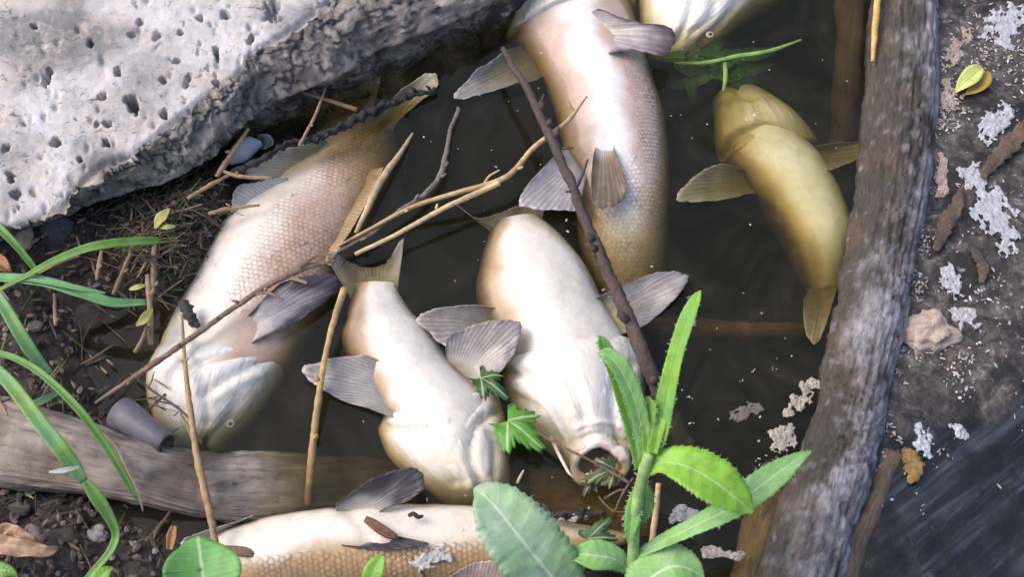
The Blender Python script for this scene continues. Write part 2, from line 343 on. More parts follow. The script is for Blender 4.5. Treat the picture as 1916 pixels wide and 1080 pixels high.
# ------------------------------------------------------------------ lofted bodies
class Loft:
    """a body through pairs of outline points: rows (Lx, Ly, Rx, Ry, zc, h, shear)"""
    def __init__(s, st, n=90, seg=56, power=1.0):
        s.d = cat(st, n); s.n, s.seg = n, seg; s.pw = power
        L = np.array([P(r[0], r[1], r[4]) for r in s.d]); R = np.array([P(r[2], r[3], r[4]) for r in s.d])
        s.c = (L+R)/2; s.hf = (R-L)/2
        t = np.gradient(s.c, axis=0); s.dir = t/np.maximum(np.linalg.norm(t, axis=1), 1e-9)[:, None]
        s.h = np.maximum(s.d[:, 5], 0.0005); s.sh = s.d[:, 6]
        s.th = np.linspace(-math.pi/2, 1.5*math.pi, seg+1)
    def at(s, i, th):
        """i fractional ring index arrays, th angles"""
        i = np.clip(i, 0, s.n-1.0001); k = i.astype(int); f = (i-k)[:, None]
        l = lambda A: A[k]*(1-f)+A[np.minimum(k+1, s.n-1)]*f
        c, hf, dr = l(s.c), l(s.hf), l(s.dir); h = l(s.h[:, None]); sh = l(s.sh[:, None])
        ct, sn = np.cos(th), np.sin(th)
        if s.pw != 1: ct = np.sign(ct)*np.abs(ct)**s.pw; sn = np.sign(sn)*np.abs(sn)**s.pw
        return c+ct[:, None]*hf+sn[:, None]*(h*np.array([0, 0, 1.])-sh*dr)
    def nrm(s, i, th):
        e = 0.02; a = s.at(i+0.3, th)-s.at(i-0.3, th); b = s.at(i, th+e)-s.at(i, th-e)
        n = np.cross(a, b); n /= np.maximum(np.linalg.norm(n, axis=1), 1e-12)[:, None]
        o = s.at(i, th)-s.at(i, th+math.pi)
        n[np.sum(n*o, axis=1) < 0] *= -1
        return n
    def grid(s):
        I, T = np.meshgrid(np.arange(s.n, dtype=float), s.th, indexing='ij'); return I.ravel(), T.ravel()
def caps(V, nr, nc, F):
    """close the two ends"""
    V = list(V); 
    for r, fl in ((0, 1), (nr-1, 0)):
        V.append(np.mean(V[r*nc:(r+1)*nc-1], axis=0)); k = len(V)-1
        for j in range(nc-1):
            a, b = r*nc+j, r*nc+j+1; F.append((k, b, a) if fl else (k, a, b))
    return np.array(V), F
def creases(V, N, T, cr):
    up = np.sin(T) > -0.1; q = to_px(V); off = np.zeros(len(V))
    for poly, w, dep in cr:
        dd = seg_dist(q, cat(poly, 20) if len(poly) > 2 else poly); off -= 1.35*up*dep*np.exp(-(dd/w)**2)
    return V+N*off[:, None]
def loft_obj(name, lf, m, parent=None, colf=None, cr=(), rough=(0.0015, 25), capped=True, **kw):
    I, T = lf.grid(); V = lf.at(I, T); N = lf.nrm(I, T)
    if cr: V = creases(V, N, T, cr)
    if rough[0]: 
        q = V+0.0; V = V+N*(rough[0]*nsv(q, rough[1], 3.7, 5))[:, None]
    # weld the seam
    V = V.reshape(lf.n, lf.seg+1, 3); V[:, -1] = V[:, 0]; V = V.reshape(-1, 3)
    cols = colf(I/(lf.n-1), T, V) if colf else np.full((len(V), 3), 0.5)
    uvs = np.stack([I/(lf.n-1), (T+math.pi/2)/(2*math.pi)], -1)
    F = grid_faces(lf.n, lf.seg+1)
    if capped:
        V, F = caps(V, lf.n, lf.seg+1, F)
        nc = lf.seg+1
        cols = np.vstack([cols, cols[:nc].mean(0), cols[-nc:].mean(0)]); uvs = np.vstack([uvs, [0, 0], [1, 0]])
    return mk(name, V, F, m, parent, cols, uvs, **kw)

# ------------------------------------------------------------------ fish
BELLY = (0.70, 0.655, 0.605)
def pigment(belly=math.pi/2, flank=(0.55, 0.36, 0.21), w0=0.75, w1=1.5, back=(0.13, 0.085, 0.05), white=BELLY, tailtint=None, seed=0.0, headtint=None, b0=0.2, b1=1.1):
    """white belly, golden flank, dark back: by the angle from the belly line"""
    def f(u, th, V):
        bb = np.interp(u, np.linspace(0, 1, len(belly)), belly) if isinstance(belly, (list, tuple)) else belly
        d = np.abs((th-bb+math.pi) % (2*math.pi)-math.pi)+0.22*nsv(V, 12, seed, 4)
        c = mix(white, flank, sstep(w0, w1, d)); t = sstep(w1+b0, w1+b1, d)[:, None]
        c = c*(1-t)+np.array(back)*t
        if tailtint is not None:
            k = (1-sstep(0.0, 0.5, u))[:, None]*0.8; c = c*(1-k)+np.array(tailtint)*k
        if headtint is not None:
            k = (sstep(0.25, 0.9, u+0.35*nsv(V, 14, seed+4, 4)))[:, None]*0.6; c = c*(1-k)+np.array(headtint)*k
        return np.clip(c, 0.01, 0.9)
    return f
def scales(lf, parent, pig, u0, u1, t0, t1, size=0.0100, base=(0.45, 0.28, 0.17), contrast=0.55):
    """overlapping scale plates over part of a body, rear edges lifted"""
    V, F, K = [], [], []
    seglen = np.r_[0, np.cumsum(np.linalg.norm(np.diff(lf.c, axis=0), axis=1))]; tot = seglen[-1]
    nr = int((u1-u0)*tot/(size*0.82))
    for r in range(nr):
        s = u0*tot+(u1-u0)*tot*(r+0.5)/nr; i = np.interp(s, seglen, np.arange(lf.n))
        hw = np.linalg.norm(lf.hf[int(i)]); hh = lf.h[int(i)]
        tt = np.linspace(t0, t1, 80); pts = lf.at(np.full(80, i), tt); al = np.r_[0, np.cumsum(np.linalg.norm(np.diff(pts, axis=0), axis=1))]
        k = max(2, int(al[-1]/(size*0.86)))
        for j in range(k):
            th = np.interp(al[-1]*(j+0.5*(r % 2)+random.uniform(0.17, 0.33))/k, al, tt)
            ii, tj = np.array([i]), np.array([th]); p = lf.at(ii, tj)[0]; n = lf.nrm(ii, tj)[0]
            fw = (lf.at(ii+0.6, tj)-lf.at(ii-0.6, tj))[0]; fw -= n*(fw@n); fw /= np.linalg.norm(fw)+1e-9
            sd_ = np.cross(n, fw); sz = size*random.uniform(0.9, 1.08)
            if random.random() < .07: continue
            sz *= random.uniform(.9, 1.1); e = (0.75+0.35*max(-1, min(1, 2.2*ns(p, 16, 6, 3))))*min(sstep(u0, u0+0.06, s/tot), 1-sstep(u1-0.06, u1, s/tot), sstep(t0, t0+0.35, th))
            lift = 0.0001+0.0008*e*random.uniform(.6, 1.3)
            b = len(V)
            out = [(0.55, 0.30), (0.15, 0.52), (-0.25, 0.47), (-0.50, 0.27), (-0.60, 0.0), (-0.50, -0.27), (-0.25, -0.47), (0.15, -0.52), (0.55, -0.30)]
            V.append(p+n*(0.0009+0.0008*e))
            cb = pig(np.array([s/tot]), np.array([th]), p[None])[0]; jit = 1+(random.uniform(-.13, .10))*e
            K.append(np.clip(cb*(1+.12*e)*jit, 0, 0.9))
            for a, c in out:
                V.append(p+fw*a*sz+sd_*c*sz+n*(0.0004+lift*(0.5-a))); ed = mix(cb, np.minimum(cb, np.array(base)), contrast*e*random.uniform(.6, 1.15)) if a < 0.1 else cb*(1-.2*e)
                K.append(np.clip(ed*jit, 0, 0.9))
            for a in range(9): F.append((b, b+1+a, b+1+(a+1) % 9))
    return mk('scales', V, F, SKIN, parent, np.array(K), kind='stuff')
def fin(name, parent, base, outer, z0, z1, rays=16, col=(0.50, 0.44, 0.42), tip=None, arch=0.012, label=None, tipfrom=0.55, rgh=0.9, root=14, skin=(0.74, 0.69, 0.64)):
    """rays fan from the base line to the outer edge; z1 may be one level per outer point"""
    rays = int(rays*1.5); na, ntt = rays*5+1, 15
    B = arc(base, na) if len(base) > 2 else lin(base, na)
    om = np.mean(np.array(outer, float)[:, :2], axis=0); iv = B.mean(0)-om; iv /= np.linalg.norm(iv)+1e-9; B = B+iv*root; z0 = z0-root*0.0020
    zz = [z1]*len(outer) if not isinstance(z1, (list, tuple)) else z1
    O = arc([(a[0], a[1], z) for a, z in zip(outer, zz)], na)
    V, K, U = [], [], []
    for i in range(na):
        a = i/(na-1); b = P(B[i, 0], B[i, 1], z0); rag = 1+(random.uniform(-0.012, 0.012)+0.05*min(0, noise.noise(Vector((a*rays*0.45, base[0][0]*.1, 2)))+.12)+0.015*math.sin(a*23)*math.sin(a*41))*rgh
        e = P(O[i, 0], O[i, 1], O[i, 2])
        for j in range(ntt):
            t = j/(ntt-1); p = b+(e-b)*(t*(1+(rag-1)*t**3))
            p = p+np.array([0, 0, arch*math.sin(math.pi*t)*math.sin(math.pi*a)+0.00022*math.sin(2*math.pi*rays*a)*min(1, 2.2*t)+0.008*ns(p, 20, 4.4, 4)*t])
            V.append(p); U.append((a*rays, t))
            c = np.array(col)*(1.12-0.25*t); c = mix(skin, c, sstep(0.08, 0.42, t))
            if tip is not None: 
                k = float(sstep(tipfrom, min(1, tipfrom+0.35), t+0.25*ns(p, 18, 8, 3))); c = c*(1-k)+np.array(tip)*k
            if j == ntt-1: c = c*1.25
            K.append(np.clip(c, 0, 0.9))
    return mk(name, V, grid_faces(na, ntt), FIN, parent, np.array(K), np.array(U), thick=0.0010, label=label)
def ball(name, c, r, m, parent=None, col=(0.5,)*3, sq=(1, 1, 1), nz=0.0, nsc=20, res=(14, 22), **kw):
    nu, nv = res; V = []
    for i in range(nu):
        a = math.pi*i/(nu-1)
        for j in range(nv+1):
            b = 2*math.pi*j/nv; dd = np.array([math.sin(a)*math.cos(b), math.sin(a)*math.sin(b), math.cos(a)])
            k = 1+nz*ns(np.array(c)+dd*r*1.0, nsc, 2, 4) if j < nv else None
            V.append(np.array(c)+dd*r*np.array(sq)*k if k else V[-nv])
    return mk(name, V, grid_faces(nu, nv+1)[::-1], m, parent, np.full((len(V), 3), col), **kw)
def tube_w(pts, rad, seg=9, nz=0.0, nsc=60):
    """tube through world points; returns V, F, ring index"""
    pts = np.asarray(pts); t = np.gradient(pts, axis=0); t /= np.linalg.norm(t, axis=1)[:, None]+1e-12
    n = np.cross(t[0], [0.3, 0.2, 1]); n /= np.linalg.norm(n); V = []
    for i in range(len(pts)):
        n = n-t[i]*(n@t[i]); n /= np.linalg.norm(n)+1e-12; b = np.cross(t[i], n)
        for j in range(seg+1):
            a = 2*math.pi*(j % seg)/seg; dd = n*math.cos(a)+b*math.sin(a)
            V.append(pts[i]+dd*rad[i]*(1+nz*ns(pts[i]+dd*rad[i], nsc, 1.1, 3)))
    F = grid_faces(len(pts), seg+1); V, F = caps(V, len(pts), seg+1, F)
    return V, F
def eye(parent, px, py, z, r):
    e = ball('eye', P(px, py, z), r, EYE, parent, (0.30, 0.27, 0.16), (1, 1, 0.7))
    p = P(px, py, z)+np.array([0, -0.2, 0.55])*r
    ball('pupil', p, r*0.55, EYE, e, (0.015, 0.013, 0.012))
    V, F = tube_w([P(px, py, z+r*0.15)+r*1.15*np.array([math.cos(a), math.sin(a), 0]) for a in np.linspace(0, 2*math.pi, 25)], np.full(25, r*0.16), 8)
    mk('eyelid', V, F, SKIN, e, np.full((len(V), 3), (0.50, 0.47, 0.37)))
def mouth(parent, lf, col=(0.66, 0.56, 0.52), deep=0.035, lip=0.0078, inner=(0.26, 0.15, 0.13)):
    """lips round the open front ring of a head and the gullet behind them"""
    n = lf.n; th = np.linspace(-math.pi/2, 1.5*math.pi, 49); i = np.full(49, n-1.0); ring = lf.at(i, th); c = ring[:-1].mean(0)
    ring = ring+np.array([[ns(p, 30, 1, 3), ns(p, 30, 5, 3), ns(p, 30, 9, 3)] for p in ring])*.006; ring[-1] = ring[0]; rr = lip*(1.1+0.3*np.sin(th*2+.6)+.2*np.sin(th*5)); rr[-1] = rr[0]
    V, F = tube_w(ring, rr, 12, 0.4, 60); o = mk('lips', V, F, SKIN, parent, np.full((len(V), 3), col))
    dr = -lf.dir[-1]; V = []; K = []
    for k in range(10):
        t = k/9
        for p in ring[:-1]:
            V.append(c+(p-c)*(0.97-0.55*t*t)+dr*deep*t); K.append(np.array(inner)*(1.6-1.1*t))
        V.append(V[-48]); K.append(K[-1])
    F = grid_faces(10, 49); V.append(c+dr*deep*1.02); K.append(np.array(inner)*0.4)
    F += [(9*49+j, 9*49+j+1, len(V)-1) for j in range(48)]
    mk('gullet', V, F, FLESH, parent, np.array(K))
def fish(label, loc_px, z, **kw): return empty('dead_carp', P(loc_px[0], loc_px[1], z), label, 'fish', 'dead carp floating in the pool')

# carp between the slab and the plank, the largest scaly one
f1 = fish('large dead carp with golden scales lying between the concrete slab and the plank', (480, 520), -0.05)
b1 = Loft([(628, 205, 735, 232, -.10, .030, 0), (590, 258, 742, 290, -.085, .045, 0), (535, 320, 715, 372, -.07, .065, 0), (432, 405, 672, 455, -.062, .085, 0), (388, 470, 640, 515, -.062, .092, 0),
           (352, 545, 606, 590, -.06, .09, 0), (322, 605, 572, 640, -.055, .085, 0), (300, 655, 542, 690, -.053, .080, 0), (312, 700, 490, 722, -.052, .080, 0), (335, 740, 440, 752, -.057, .064, 0)], 130, 72)
pg1 = pigment([2.5, 2.35, 2.2, 2.1], (0.49, 0.345, 0.265), 0.5, 1.05, (0.34, 0.20, 0.11), (0.72, 0.67, 0.62), (0.54, 0.40, 0.29), 1.0)
loft_obj('body', b1, SKIN, f1, pg1, [([(455, 520), (520, 470), (600, 440)], 5, 0.001)])
scales(b1, f1, pg1, 0.05, 0.80, 0.15, 1.75, 0.0115, (0.30, 0.155, 0.08), 0.85)
h1 = Loft([(316, 628, 548, 652, -0.056, .066, 0), (286, 672, 534, 694, -0.051, .080, 0), (275, 708, 510, 732, -0.048, .081, .005), (276, 750, 478, 775, -0.048, .072, .01), (296, 800, 436, 812, -0.048, .055, .015), (320, 832, 408, 834, -0.051, .038, .015), (345, 846, 385, 842, -0.054, .018, .01)], 60, 64)
loft_obj('head', h1, HEADSKIN, f1, pigment(1.4, (0.64, 0.59, 0.49), 1.0, 1.8, (0.34, 0.27, 0.17), (0.72, 0.69, 0.665), seed=2, headtint=(0.68, 0.65, 0.56)),
         [([(350, 690), (420, 668), (500, 655)], 7, .006), ([(380, 740), (440, 700), (505, 668)], 6, .006), ([(340, 660), (380, 720), (390, 790)], 7, .005), ([(410, 745), (450, 715), (490, 700)], 5, -.004),
          ([(300, 700), (330, 760), (350, 820)], 6, .004), ([(385, 830), (420, 790), (450, 740)], 6, .004)])
eye(f1, 431, 793, -.010, .0055)
fin('pectoral_fin', f1, [(452, 600), (470, 640)], [(470, 588), (522, 535), (580, 517), (622, 514), (637, 530), (602, 570), (542, 610), (474, 642)], .028, [.032, .04, .045, .04, .03, .02, .02, .02], 16, (0.52, 0.46, 0.50), (0.10, 0.085, 0.105), .008, tipfrom=0.45, root=7)
fin('anal_fin', f1, [(540, 340), (600, 268)], [(525, 337), (475, 330), (450, 312), (500, 290), (560, 272), (602, 248)], -.01, [0, .004, .006, .01, .012, .0], 12, (0.58, 0.54, 0.50), None, .006)
fin('pelvic_fin', f1, [(452, 402), (545, 342)], [(432, 398), (440, 356), (480, 338), (535, 332)], .004, [.0, .012, .016, .01], 12, (0.74, 0.71, 0.68), None, .01)
fin('dorsal_fin', f1, [(592, 492), (700, 318)], [(618, 496), (650, 440), (690, 372), (718, 312)], -.012, [.006, .012, .006, -.004], 20, (0.62, 0.45, 0.28), None, .004)
fin('tail_fin', f1, [(628, 222), (690, 226)], [(612, 220), (625, 180), (660, 150), (698, 138), (712, 150), (692, 212)], -.055, [-.05, -.02, -.012, -.015, -.02, -.05], 12, (0.56, 0.44, 0.34), None, .006)
fin('tail_fin', f1, [(700, 228), (742, 240)], [(712, 212), (755, 165), (800, 140), (821, 148), (808, 172), (748, 212)], -.055, [-.05, -.006, .004, .004, .0, -.05], 12, (0.60, 0.57, 0.44), None, .004)

# small white carp, belly up, in the middle
f2 = fish('smallest white carp floating belly up with both front fins spread, behind the bottom carp', (790, 720), -0.05)
b2 = Loft([(666, 530, 738, 530, -.012, .008, 0), (657, 562, 750, 556, -.024, .027, 0), (648, 600, 776, 594, -.036, .046, 0), (640, 640, 812, 632, -.042, .062, 0), (668, 705, 850, 690, -.044, .068, 0), (705, 765, 895, 735, -.045, .07, 0), (735, 808, 925, 775, -.046, .0745, 0), (772, 842, 915, 812, -.046, .0765, 0), (806, 872, 902, 852, -.047, .072, 0), (838, 900, 884, 892, -.05, .058, 0)], 120, 64)
pg2 = pigment([1.0, 1.1, 1.3, 1.5, 1.57], (0.40, 0.275, 0.17), 0.7, 1.15, (0.10, 0.065, 0.04), seed=5, b0=-.1, b1=.6)
loft_obj('body', b2, SKIN, f2, pg2, [([(700, 580), (760, 680), (830, 760)], 40, -.003)])
h2 = Loft([(714, 790, 936, 748, -.050, .064, 0), (709, 812, 946, 785, -.046, .076, 0), (728, 855, 952, 835, -.046, .073, .0), (772, 895, 955, 885, -.046, .064, .005), (818, 928, 946, 920, -.05, .05, .01), (850, 946, 915, 942, -.055, .03, .012)], 70, 72)
loft_obj('head', h2, HEADSKIN, f2, pigment(1.57, (0.60, 0.47, 0.30), 0.8, 1.5, (0.24, 0.17, 0.09), (0.72, 0.67, 0.61), seed=6, headtint=(0.66, 0.58, 0.45)),
         [([(722, 797), (760, 815), (800, 850), (850, 905)], 8, .007), ([(745, 800), (800, 830), (840, 870)], 6, .004), ([(930, 770), (890, 800), (880, 860), (900, 910)], 8, .007), ([(800, 785), (850, 830), (870, 900)], 7, .004),
          ([(840, 790), (860, 850), (880, 910)], 9, -.004), ([(905, 775), (925, 830), (925, 890)], 7, .005), ([(770, 800), (810, 805), (845, 800), (880, 770), (905, 745)], 7, .005)])
fin('pectoral_fin', f2, [(738, 692), (744, 778)], [(732, 690), (690, 668), (640, 667), (592, 679), (564, 690), (578, 713), (622, 740), (682, 763), (734, 781)], .008, [.01, .022, .028, .026, .022, .016, .014, .012, .008], 17, (0.60, 0.55, 0.53), (0.42, 0.37, 0.37), .006, tipfrom=0.8)
fin('pectoral_fin', f2, [(846, 668), (902, 724)], [(834, 655), (842, 628), (890, 607), (945, 598), (974, 604), (972, 640), (942, 690), (905, 728)], .008, [.012, .035, .05, .055, .055, .045, .03, .012], 17, (0.54, 0.49, 0.47), (0.33, 0.29, 0.33), .01, tipfrom=0.75)
fin('tail_fin', f2, [(656, 548), (740, 545)], [(610, 480), (626, 472), (656, 492), (692, 502), (724, 490), (745, 456), (756, 446)], -.01, [.012, .008, -.02, -.03, -.02, .006, .016], 16, (0.58, 0.53, 0.47), (0.40, 0.35, 0.30), .0, tipfrom=0.6)

# carp along the top edge with the twig across its belly
f3 = fish('long dead carp with a dark twig lying across its belly, head beyond the top edge', (1130, 300), -0.05)
b3 = Loft([(1135, 655, 1212, 655, -.14, .035, 0), (1110, 565, 1235, 562, -.11, .055, 0), (1084, 460, 1248, 452, -.085, .075, 0), (1074, 380, 1252, 342, -.07, .086, 0), (1058, 290, 1243, 232, -.062, .094, 0),
           (1036, 200, 1220, 152, -.06, .098, 0), (1005, 130, 1200, 90, -.06, .098, 0), (968, 88, 1185, 28, -.064, .092, 0), (955, 60, 1172, 0, -.07, .085, 0)], 120, 72)
pg3 = pigment([1.5, 1.6, 1.7, 1.72, 1.6], (0.50, 0.37, 0.32), 0.12, 0.55, (0.36, 0.23, 0.15), (0.74, 0.71, 0.715), (0.52, 0.38, 0.27), 9)
loft_obj('body', b3, SKIN, f3, pg3, [([(1090, 270), (1115, 250), (1120, 285)], 12, -.004), ([(1050, 150), (1075, 260), (1095, 300)], 14, .003)])
scales(b3, f3, pg3, 0.10, 0.86, -0.2, 1.22, 0.0100, (0.40, 0.26, 0.19), 0.55)
scales(b3, f3, pg3, 0.06, 0.46, 1.0, 2.6, 0.0105, (0.40, 0.27, 0.17), 0.6)
h3 = Loft([(948, 78, 1190, 14, -.062, .097, 0), (950, 40, 1180, -25, -.062, .097, 0), (960, -10, 1160, -65, -.065, .09, 0), (985, -70, 1130, -105, -.07, .07, 0), (1020, -125, 1095, -140, -.075, .04, 0)], 50, 64)
loft_obj('head', h3, HEADSKIN, f3, pigment(1.65, (0.60, 0.52, 0.40), 0.7, 1.4, (0.3, 0.22, 0.13), seed=3), [([(985, 65), (975, 30), (990, -10)], 6, .007), ([(1080, 5), (1120, 0), (1165, 22)], 5, .005), ([(1030, 40), (1090, 25), (1150, 20)], 8, .003)])
fin('pectoral_fin', f3, [(985, 85), (1010, 145)], [(950, 92), (908, 120), (866, 154), (849, 178), (868, 184), (930, 166), (1004, 146)], -.03, [-.005, .008, .010, .008, .004, -.004, -.02], 14, (0.50, 0.46, 0.44), None, .006)
fin('pectoral_fin', f3, [(1108, 28), (1138, 96)], [(1118, 16), (1170, 34), (1220, 46), (1256, 54), (1264, 76), (1240, 106), (1200, 96), (1142, 100)], .045, [.046, .06, .066, .066, .06, .055, .05, .046], 14, (0.50, 0.45, 0.47), (0.13, 0.10, 0.115), .008, tipfrom=0.6)
fin('pelvic_fin', f3, [(1052, 285), (1088, 335)], [(1042, 288), (1002, 328), (970, 376), (984, 388), (1036, 396), (1084, 392)], .018, [.02, .03, .03, .028, .024, .022], 13, (0.62, 0.57, 0.60), None, .008)
fin('pelvic_fin', f3, [(1116, 286), (1146, 276)], [(1110, 292), (1106, 340), (1112, 382), (1140, 388), (1164, 376), (1172, 346), (1152, 290)], .042, [.042, .042, .034, .034, .03, .03, .038], 12, (0.36, 0.27, 0.19), None, .008, label='brown pelvic fin folded back on the flank')

# open mouthed carp
f4 = fish('big white carp belly up with its mouth gaping, right of the smallest carp', (1050, 600), -0.05)
b4 = Loft([(930, 414, 1000, 402, -.014, .008, 0), (913, 452, 1034, 428, -.028, .028, 0), (898, 500, 1068, 462, -.042, .052, 0), (892, 562, 1100, 508, -.048, .074, 0), (920, 635, 1132, 575, -.05, .086, 0), (948, 690, 1180, 650, -.052, .088, 0), (968, 712, 1186, 680, -.048, .0925, 0), (1008, 745, 1172, 722, -.048, .0945, 0), (1048, 780, 1156, 764, -.048, .088, 0), (1082, 812, 1140, 806, -.05, .07, 0)], 130, 72)
pg4 = pigment([1.0, 1.1, 1.3, 1.5, 1.57], (0.40, 0.28, 0.175), 0.75, 1.2, (0.10, 0.065, 0.04), seed=12, b0=-.1, b1=.6)
loft_obj('body', b4, SKIN, f4, pg4, [([(960, 450), (1030, 560), (1070, 650)], 50, -.004)])
h4 = Loft([(941, 688, 1194, 648, -.054, .080, 0), (941, 710, 1203, 680, -.048, .093, 0), (958, 758, 1208, 735, -.048, .09, .005), (1000, 815, 1205, 795, -.046, .080, .02), (1050, 850, 1186, 838, -.034, .056, .03), (1076, 872, 1168, 866, -.022, .033, .03)], 80, 80)
loft_obj('head', h4, HEADSKIN, f4, pigment(1.57, (0.62, 0.50, 0.33), 0.8, 1.5, (0.24, 0.17, 0.09), (0.74, 0.70, 0.67), seed=14, headtint=(0.68, 0.61, 0.52)),
         [([(950, 695), (1000, 715), (1040, 760), (1070, 820)], 8, .008), ([(975, 690), (1030, 720), (1065, 770)], 6, .005), ([(1185, 680), (1150, 720), (1150, 790), (1165, 830)], 8, .007), ([(960, 740), (1010, 770), (1050, 830)], 7, .006),
          ([(1090, 700), (1110, 760), (1120, 820)], 14, -.005), ([(1040, 690), (1080, 730), (1095, 800)], 7, .005), ([(1010, 684), (1050, 690), (1090, 676), (1140, 662)], 7, .004), ([(1070, 830), (1120, 812), (1175, 828)], 6, .005), ([(1080, 800), (1125, 790), (1170, 800)], 6, -.004)], capped=False)
mouth(f4, h4)
fin('pectoral_fin', f4, [(944, 582), (940, 645)], [(948, 576), (880, 572), (812, 580), (774, 596), (800, 620), (838, 648), (900, 655), (940, 650)], -.012, [.0, .014, .022, .022, .016, .01, .0, -.01], 17, (0.52, 0.46, 0.44), None, .006)
fin('pectoral_fin', f4, [(1112, 568), (1158, 622)], [(1116, 558), (1190, 524), (1250, 507), (1286, 514), (1276, 546), (1240, 582), (1200, 614), (1162, 626)], -.004, [.0, .012, .016, .016, .012, .006, .0, -.004], 16, (0.52, 0.47, 0.47), (0.40, 0.36, 0.38), .006, tipfrom=0.75)
fin('tail_fin', f4, [(920, 428), (1006, 412)], [(856, 385), (888, 405), (930, 398), (970, 385), (1002, 378), (1018, 388)], -.012, [.014, .004, -.014, -.016, -.008, .01], 16, (0.54, 0.48, 0.42), (0.36, 0.30, 0.25), .0)
V, F = tube_w([P(1030, 818, -.01), P(1045, 850, .01), P(1064, 885, .012), P(1075, 897, .008)], [.0035, .003, .0025, .001], 8, 0.2); mk('barbel', V, F, SKIN, f4, np.full((len(V), 3), (0.70, 0.60, 0.50)))

# drowned yellowish carp on the right
f5 = fish('yellowish carp fully under the murky water beside the log', (1450, 350), -0.1)
D = -.009
b5 = Loft([(1512, 552, 1572, 540, -.080+D, .022, 0), (1470, 470, 1596, 445, -.075+D, .058, 0), (1425, 395, 1572, 362, -.075+D, .062, 0), (1385, 340, 1545, 312, -.075+D, .066, 0), (1362, 306, 1522, 282, -.077+D, .062, 0), (1376, 274, 1484, 258, -.079+D, .060, 0), (1392, 246, 1446, 240, -.082+D, .048, 0)], 100, 56)
loft_obj('body', b5, SKIN, f5, pigment([.9, 1.0, 1.2, 1.45, 1.5], (0.52, 0.40, 0.21), 0.75, 1.2, (0.12, 0.08, 0.04), (0.92, 0.90, 0.80), seed=21, b0=-.1, b1=.6), [])
h5 = Loft([(1346, 304, 1534, 274, -.080+D, .058, 0), (1337, 262, 1506, 236, -.076+D, .068, 0), (1336, 220, 1458, 196, -.078+D, .058, 0), (1334, 188, 1418, 170, -.08+D, .04, 0), (1350, 170, 1402, 160, -.085+D, .02, 0)], 50, 56)
loft_obj('head', h5, HEADSKIN, f5, pigment(1.6, (0.46, 0.38, 0.22), 0.6, 1.3, (0.2, 0.14, 0.07), (0.66, 0.60, 0.44), seed=23, headtint=(0.46, 0.42, 0.27)), [([(1345, 300), (1385, 250), (1440, 240), (1520, 275)], 10, .010), ([(1390, 245), (1385, 200), (1380, 175)], 8, .006), ([(1360, 280), (1370, 220), (1360, 185)], 7, .005), ([(1440, 240), (1420, 200), (1400, 180)], 7, .005), ([(1340, 195), (1375, 180), (1420, 180)], 5, .004)])
fin('pectoral_fin', f5, [(1394, 326), (1408, 362)], [(1392, 316), (1340, 310), (1296, 334), (1264, 370), (1290, 378), (1350, 374), (1408, 362)], -.05, [-.04, -.022, -.018, -.016, -.018, -.026, -.04], 14, (0.60, 0.57, 0.50), None, .006)
fin('pectoral_fin', f5, [(1516, 278), (1520, 322)], [(1530, 272), (1580, 264), (1616, 266), (1606, 296), (1560, 316), (1520, 324)], -.05, [-.035, -.035, -.04, -.04, -.035, -.04], 12, (0.54, 0.48, 0.38), None, .004)
fin('tail_fin', f5, [(1514, 546), (1568, 534)], [(1504, 560), (1504, 600), (1514, 632), (1530, 641), (1546, 604), (1564, 545)], -.06, [-.045, -.025, -.02, -.02, -.025, -.045], 12, (0.58, 0.52, 0.40), None, .004)

# carp coming in at the top edge: head only in view
f6 = fish('dead carp head poking in at the top edge, snout touching a dark fin', (1310, 0), -0.05)
b6 = Loft([(1390, -420, 1640, -300, -.06, .07, 0), (1310, -280, 1600, -180, -.055, .09, 0), (1235, -150, 1530, -80, -.05, .095, 0), (1215, -90, 1490, -45, -.055, .09, 0)], 50, 56)
pg6 = pigment(1.7, (0.56, 0.42, 0.28), 0.8, 1.4, seed=31); loft_obj('body', b6, SKIN, f6, pg6)
h6 = Loft([(1196, -110, 1500, -50, -.05, .10, 0), (1194, -50, 1462, -5, -.05, .098, 0), (1196, 0, 1410, 22, -.05, .088, .01), (1200, 48, 1352, 70, -.05, .07, .02), (1214, 88, 1292, 100, -.05, .048, .025), (1232, 104, 1262, 108, -.05, .02, .015)], 60, 64)
loft_obj('head', h6, HEADSKIN, f6, pigment(1.7, (0.62, 0.52, 0.36), 0.9, 1.6, (0.25, 0.19, 0.1), (0.80, 0.76, 0.70), seed=33), [([(1300, -20), (1290, 30), (1265, 80)], 7, .006), ([(1340, -10), (1330, 30), (1295, 60)], 6, .005), ([(1380, 0), (1350, 40), (1310, 80)], 6, .004), ([(1240, 0), (1236, 50), (1245, 85)], 8, .005)])
eye(f6, 1328, 64, .002, .006)

# carp lying on its side along the bottom edge
f7 = fish('golden brown carp lying sideways along the bottom edge behind the thistle', (720, 1010), -0.04)
b7 = Loft([(1172, 998, 1172, 1019, -.03, .011, 0), (1095, 984, 1092, 1036, -.03, .026, 0), (1000, 968, 1000, 1064, -.032, .045, 0), (900, 952, 905, 1090, -.035, .062, 0), (790, 948, 795, 1108, -.038, .074, 0), (650, 952, 660, 1122, -.038, .08, 0), (530, 968, 540, 1128, -.038, .078, 0), (440, 990, 452, 1122, -.042, .066, 0), (385, 1012, 392, 1108, -.05, .05, 0), (352, 1032, 356, 1084, -.055, .028, 0)], 110, 72)
pg7 = pigment([2.0, 2.0, 2.05, 2.0, 1.9], (0.43, 0.275, 0.13), 0.35, 0.85, (0.22, 0.13, 0.06), (0.72, 0.67, 0.60), (0.62, 0.45, 0.20), 41)
loft_obj('body', b7, SKIN, f7, pg7, [([(640, 950), (680, 980), (690, 1030)], 12, .003)])
scales(b7, f7, pg7, 0.30, 0.86, -0.5, 1.35, 0.0110, (0.20, 0.11, 0.05), 0.9)
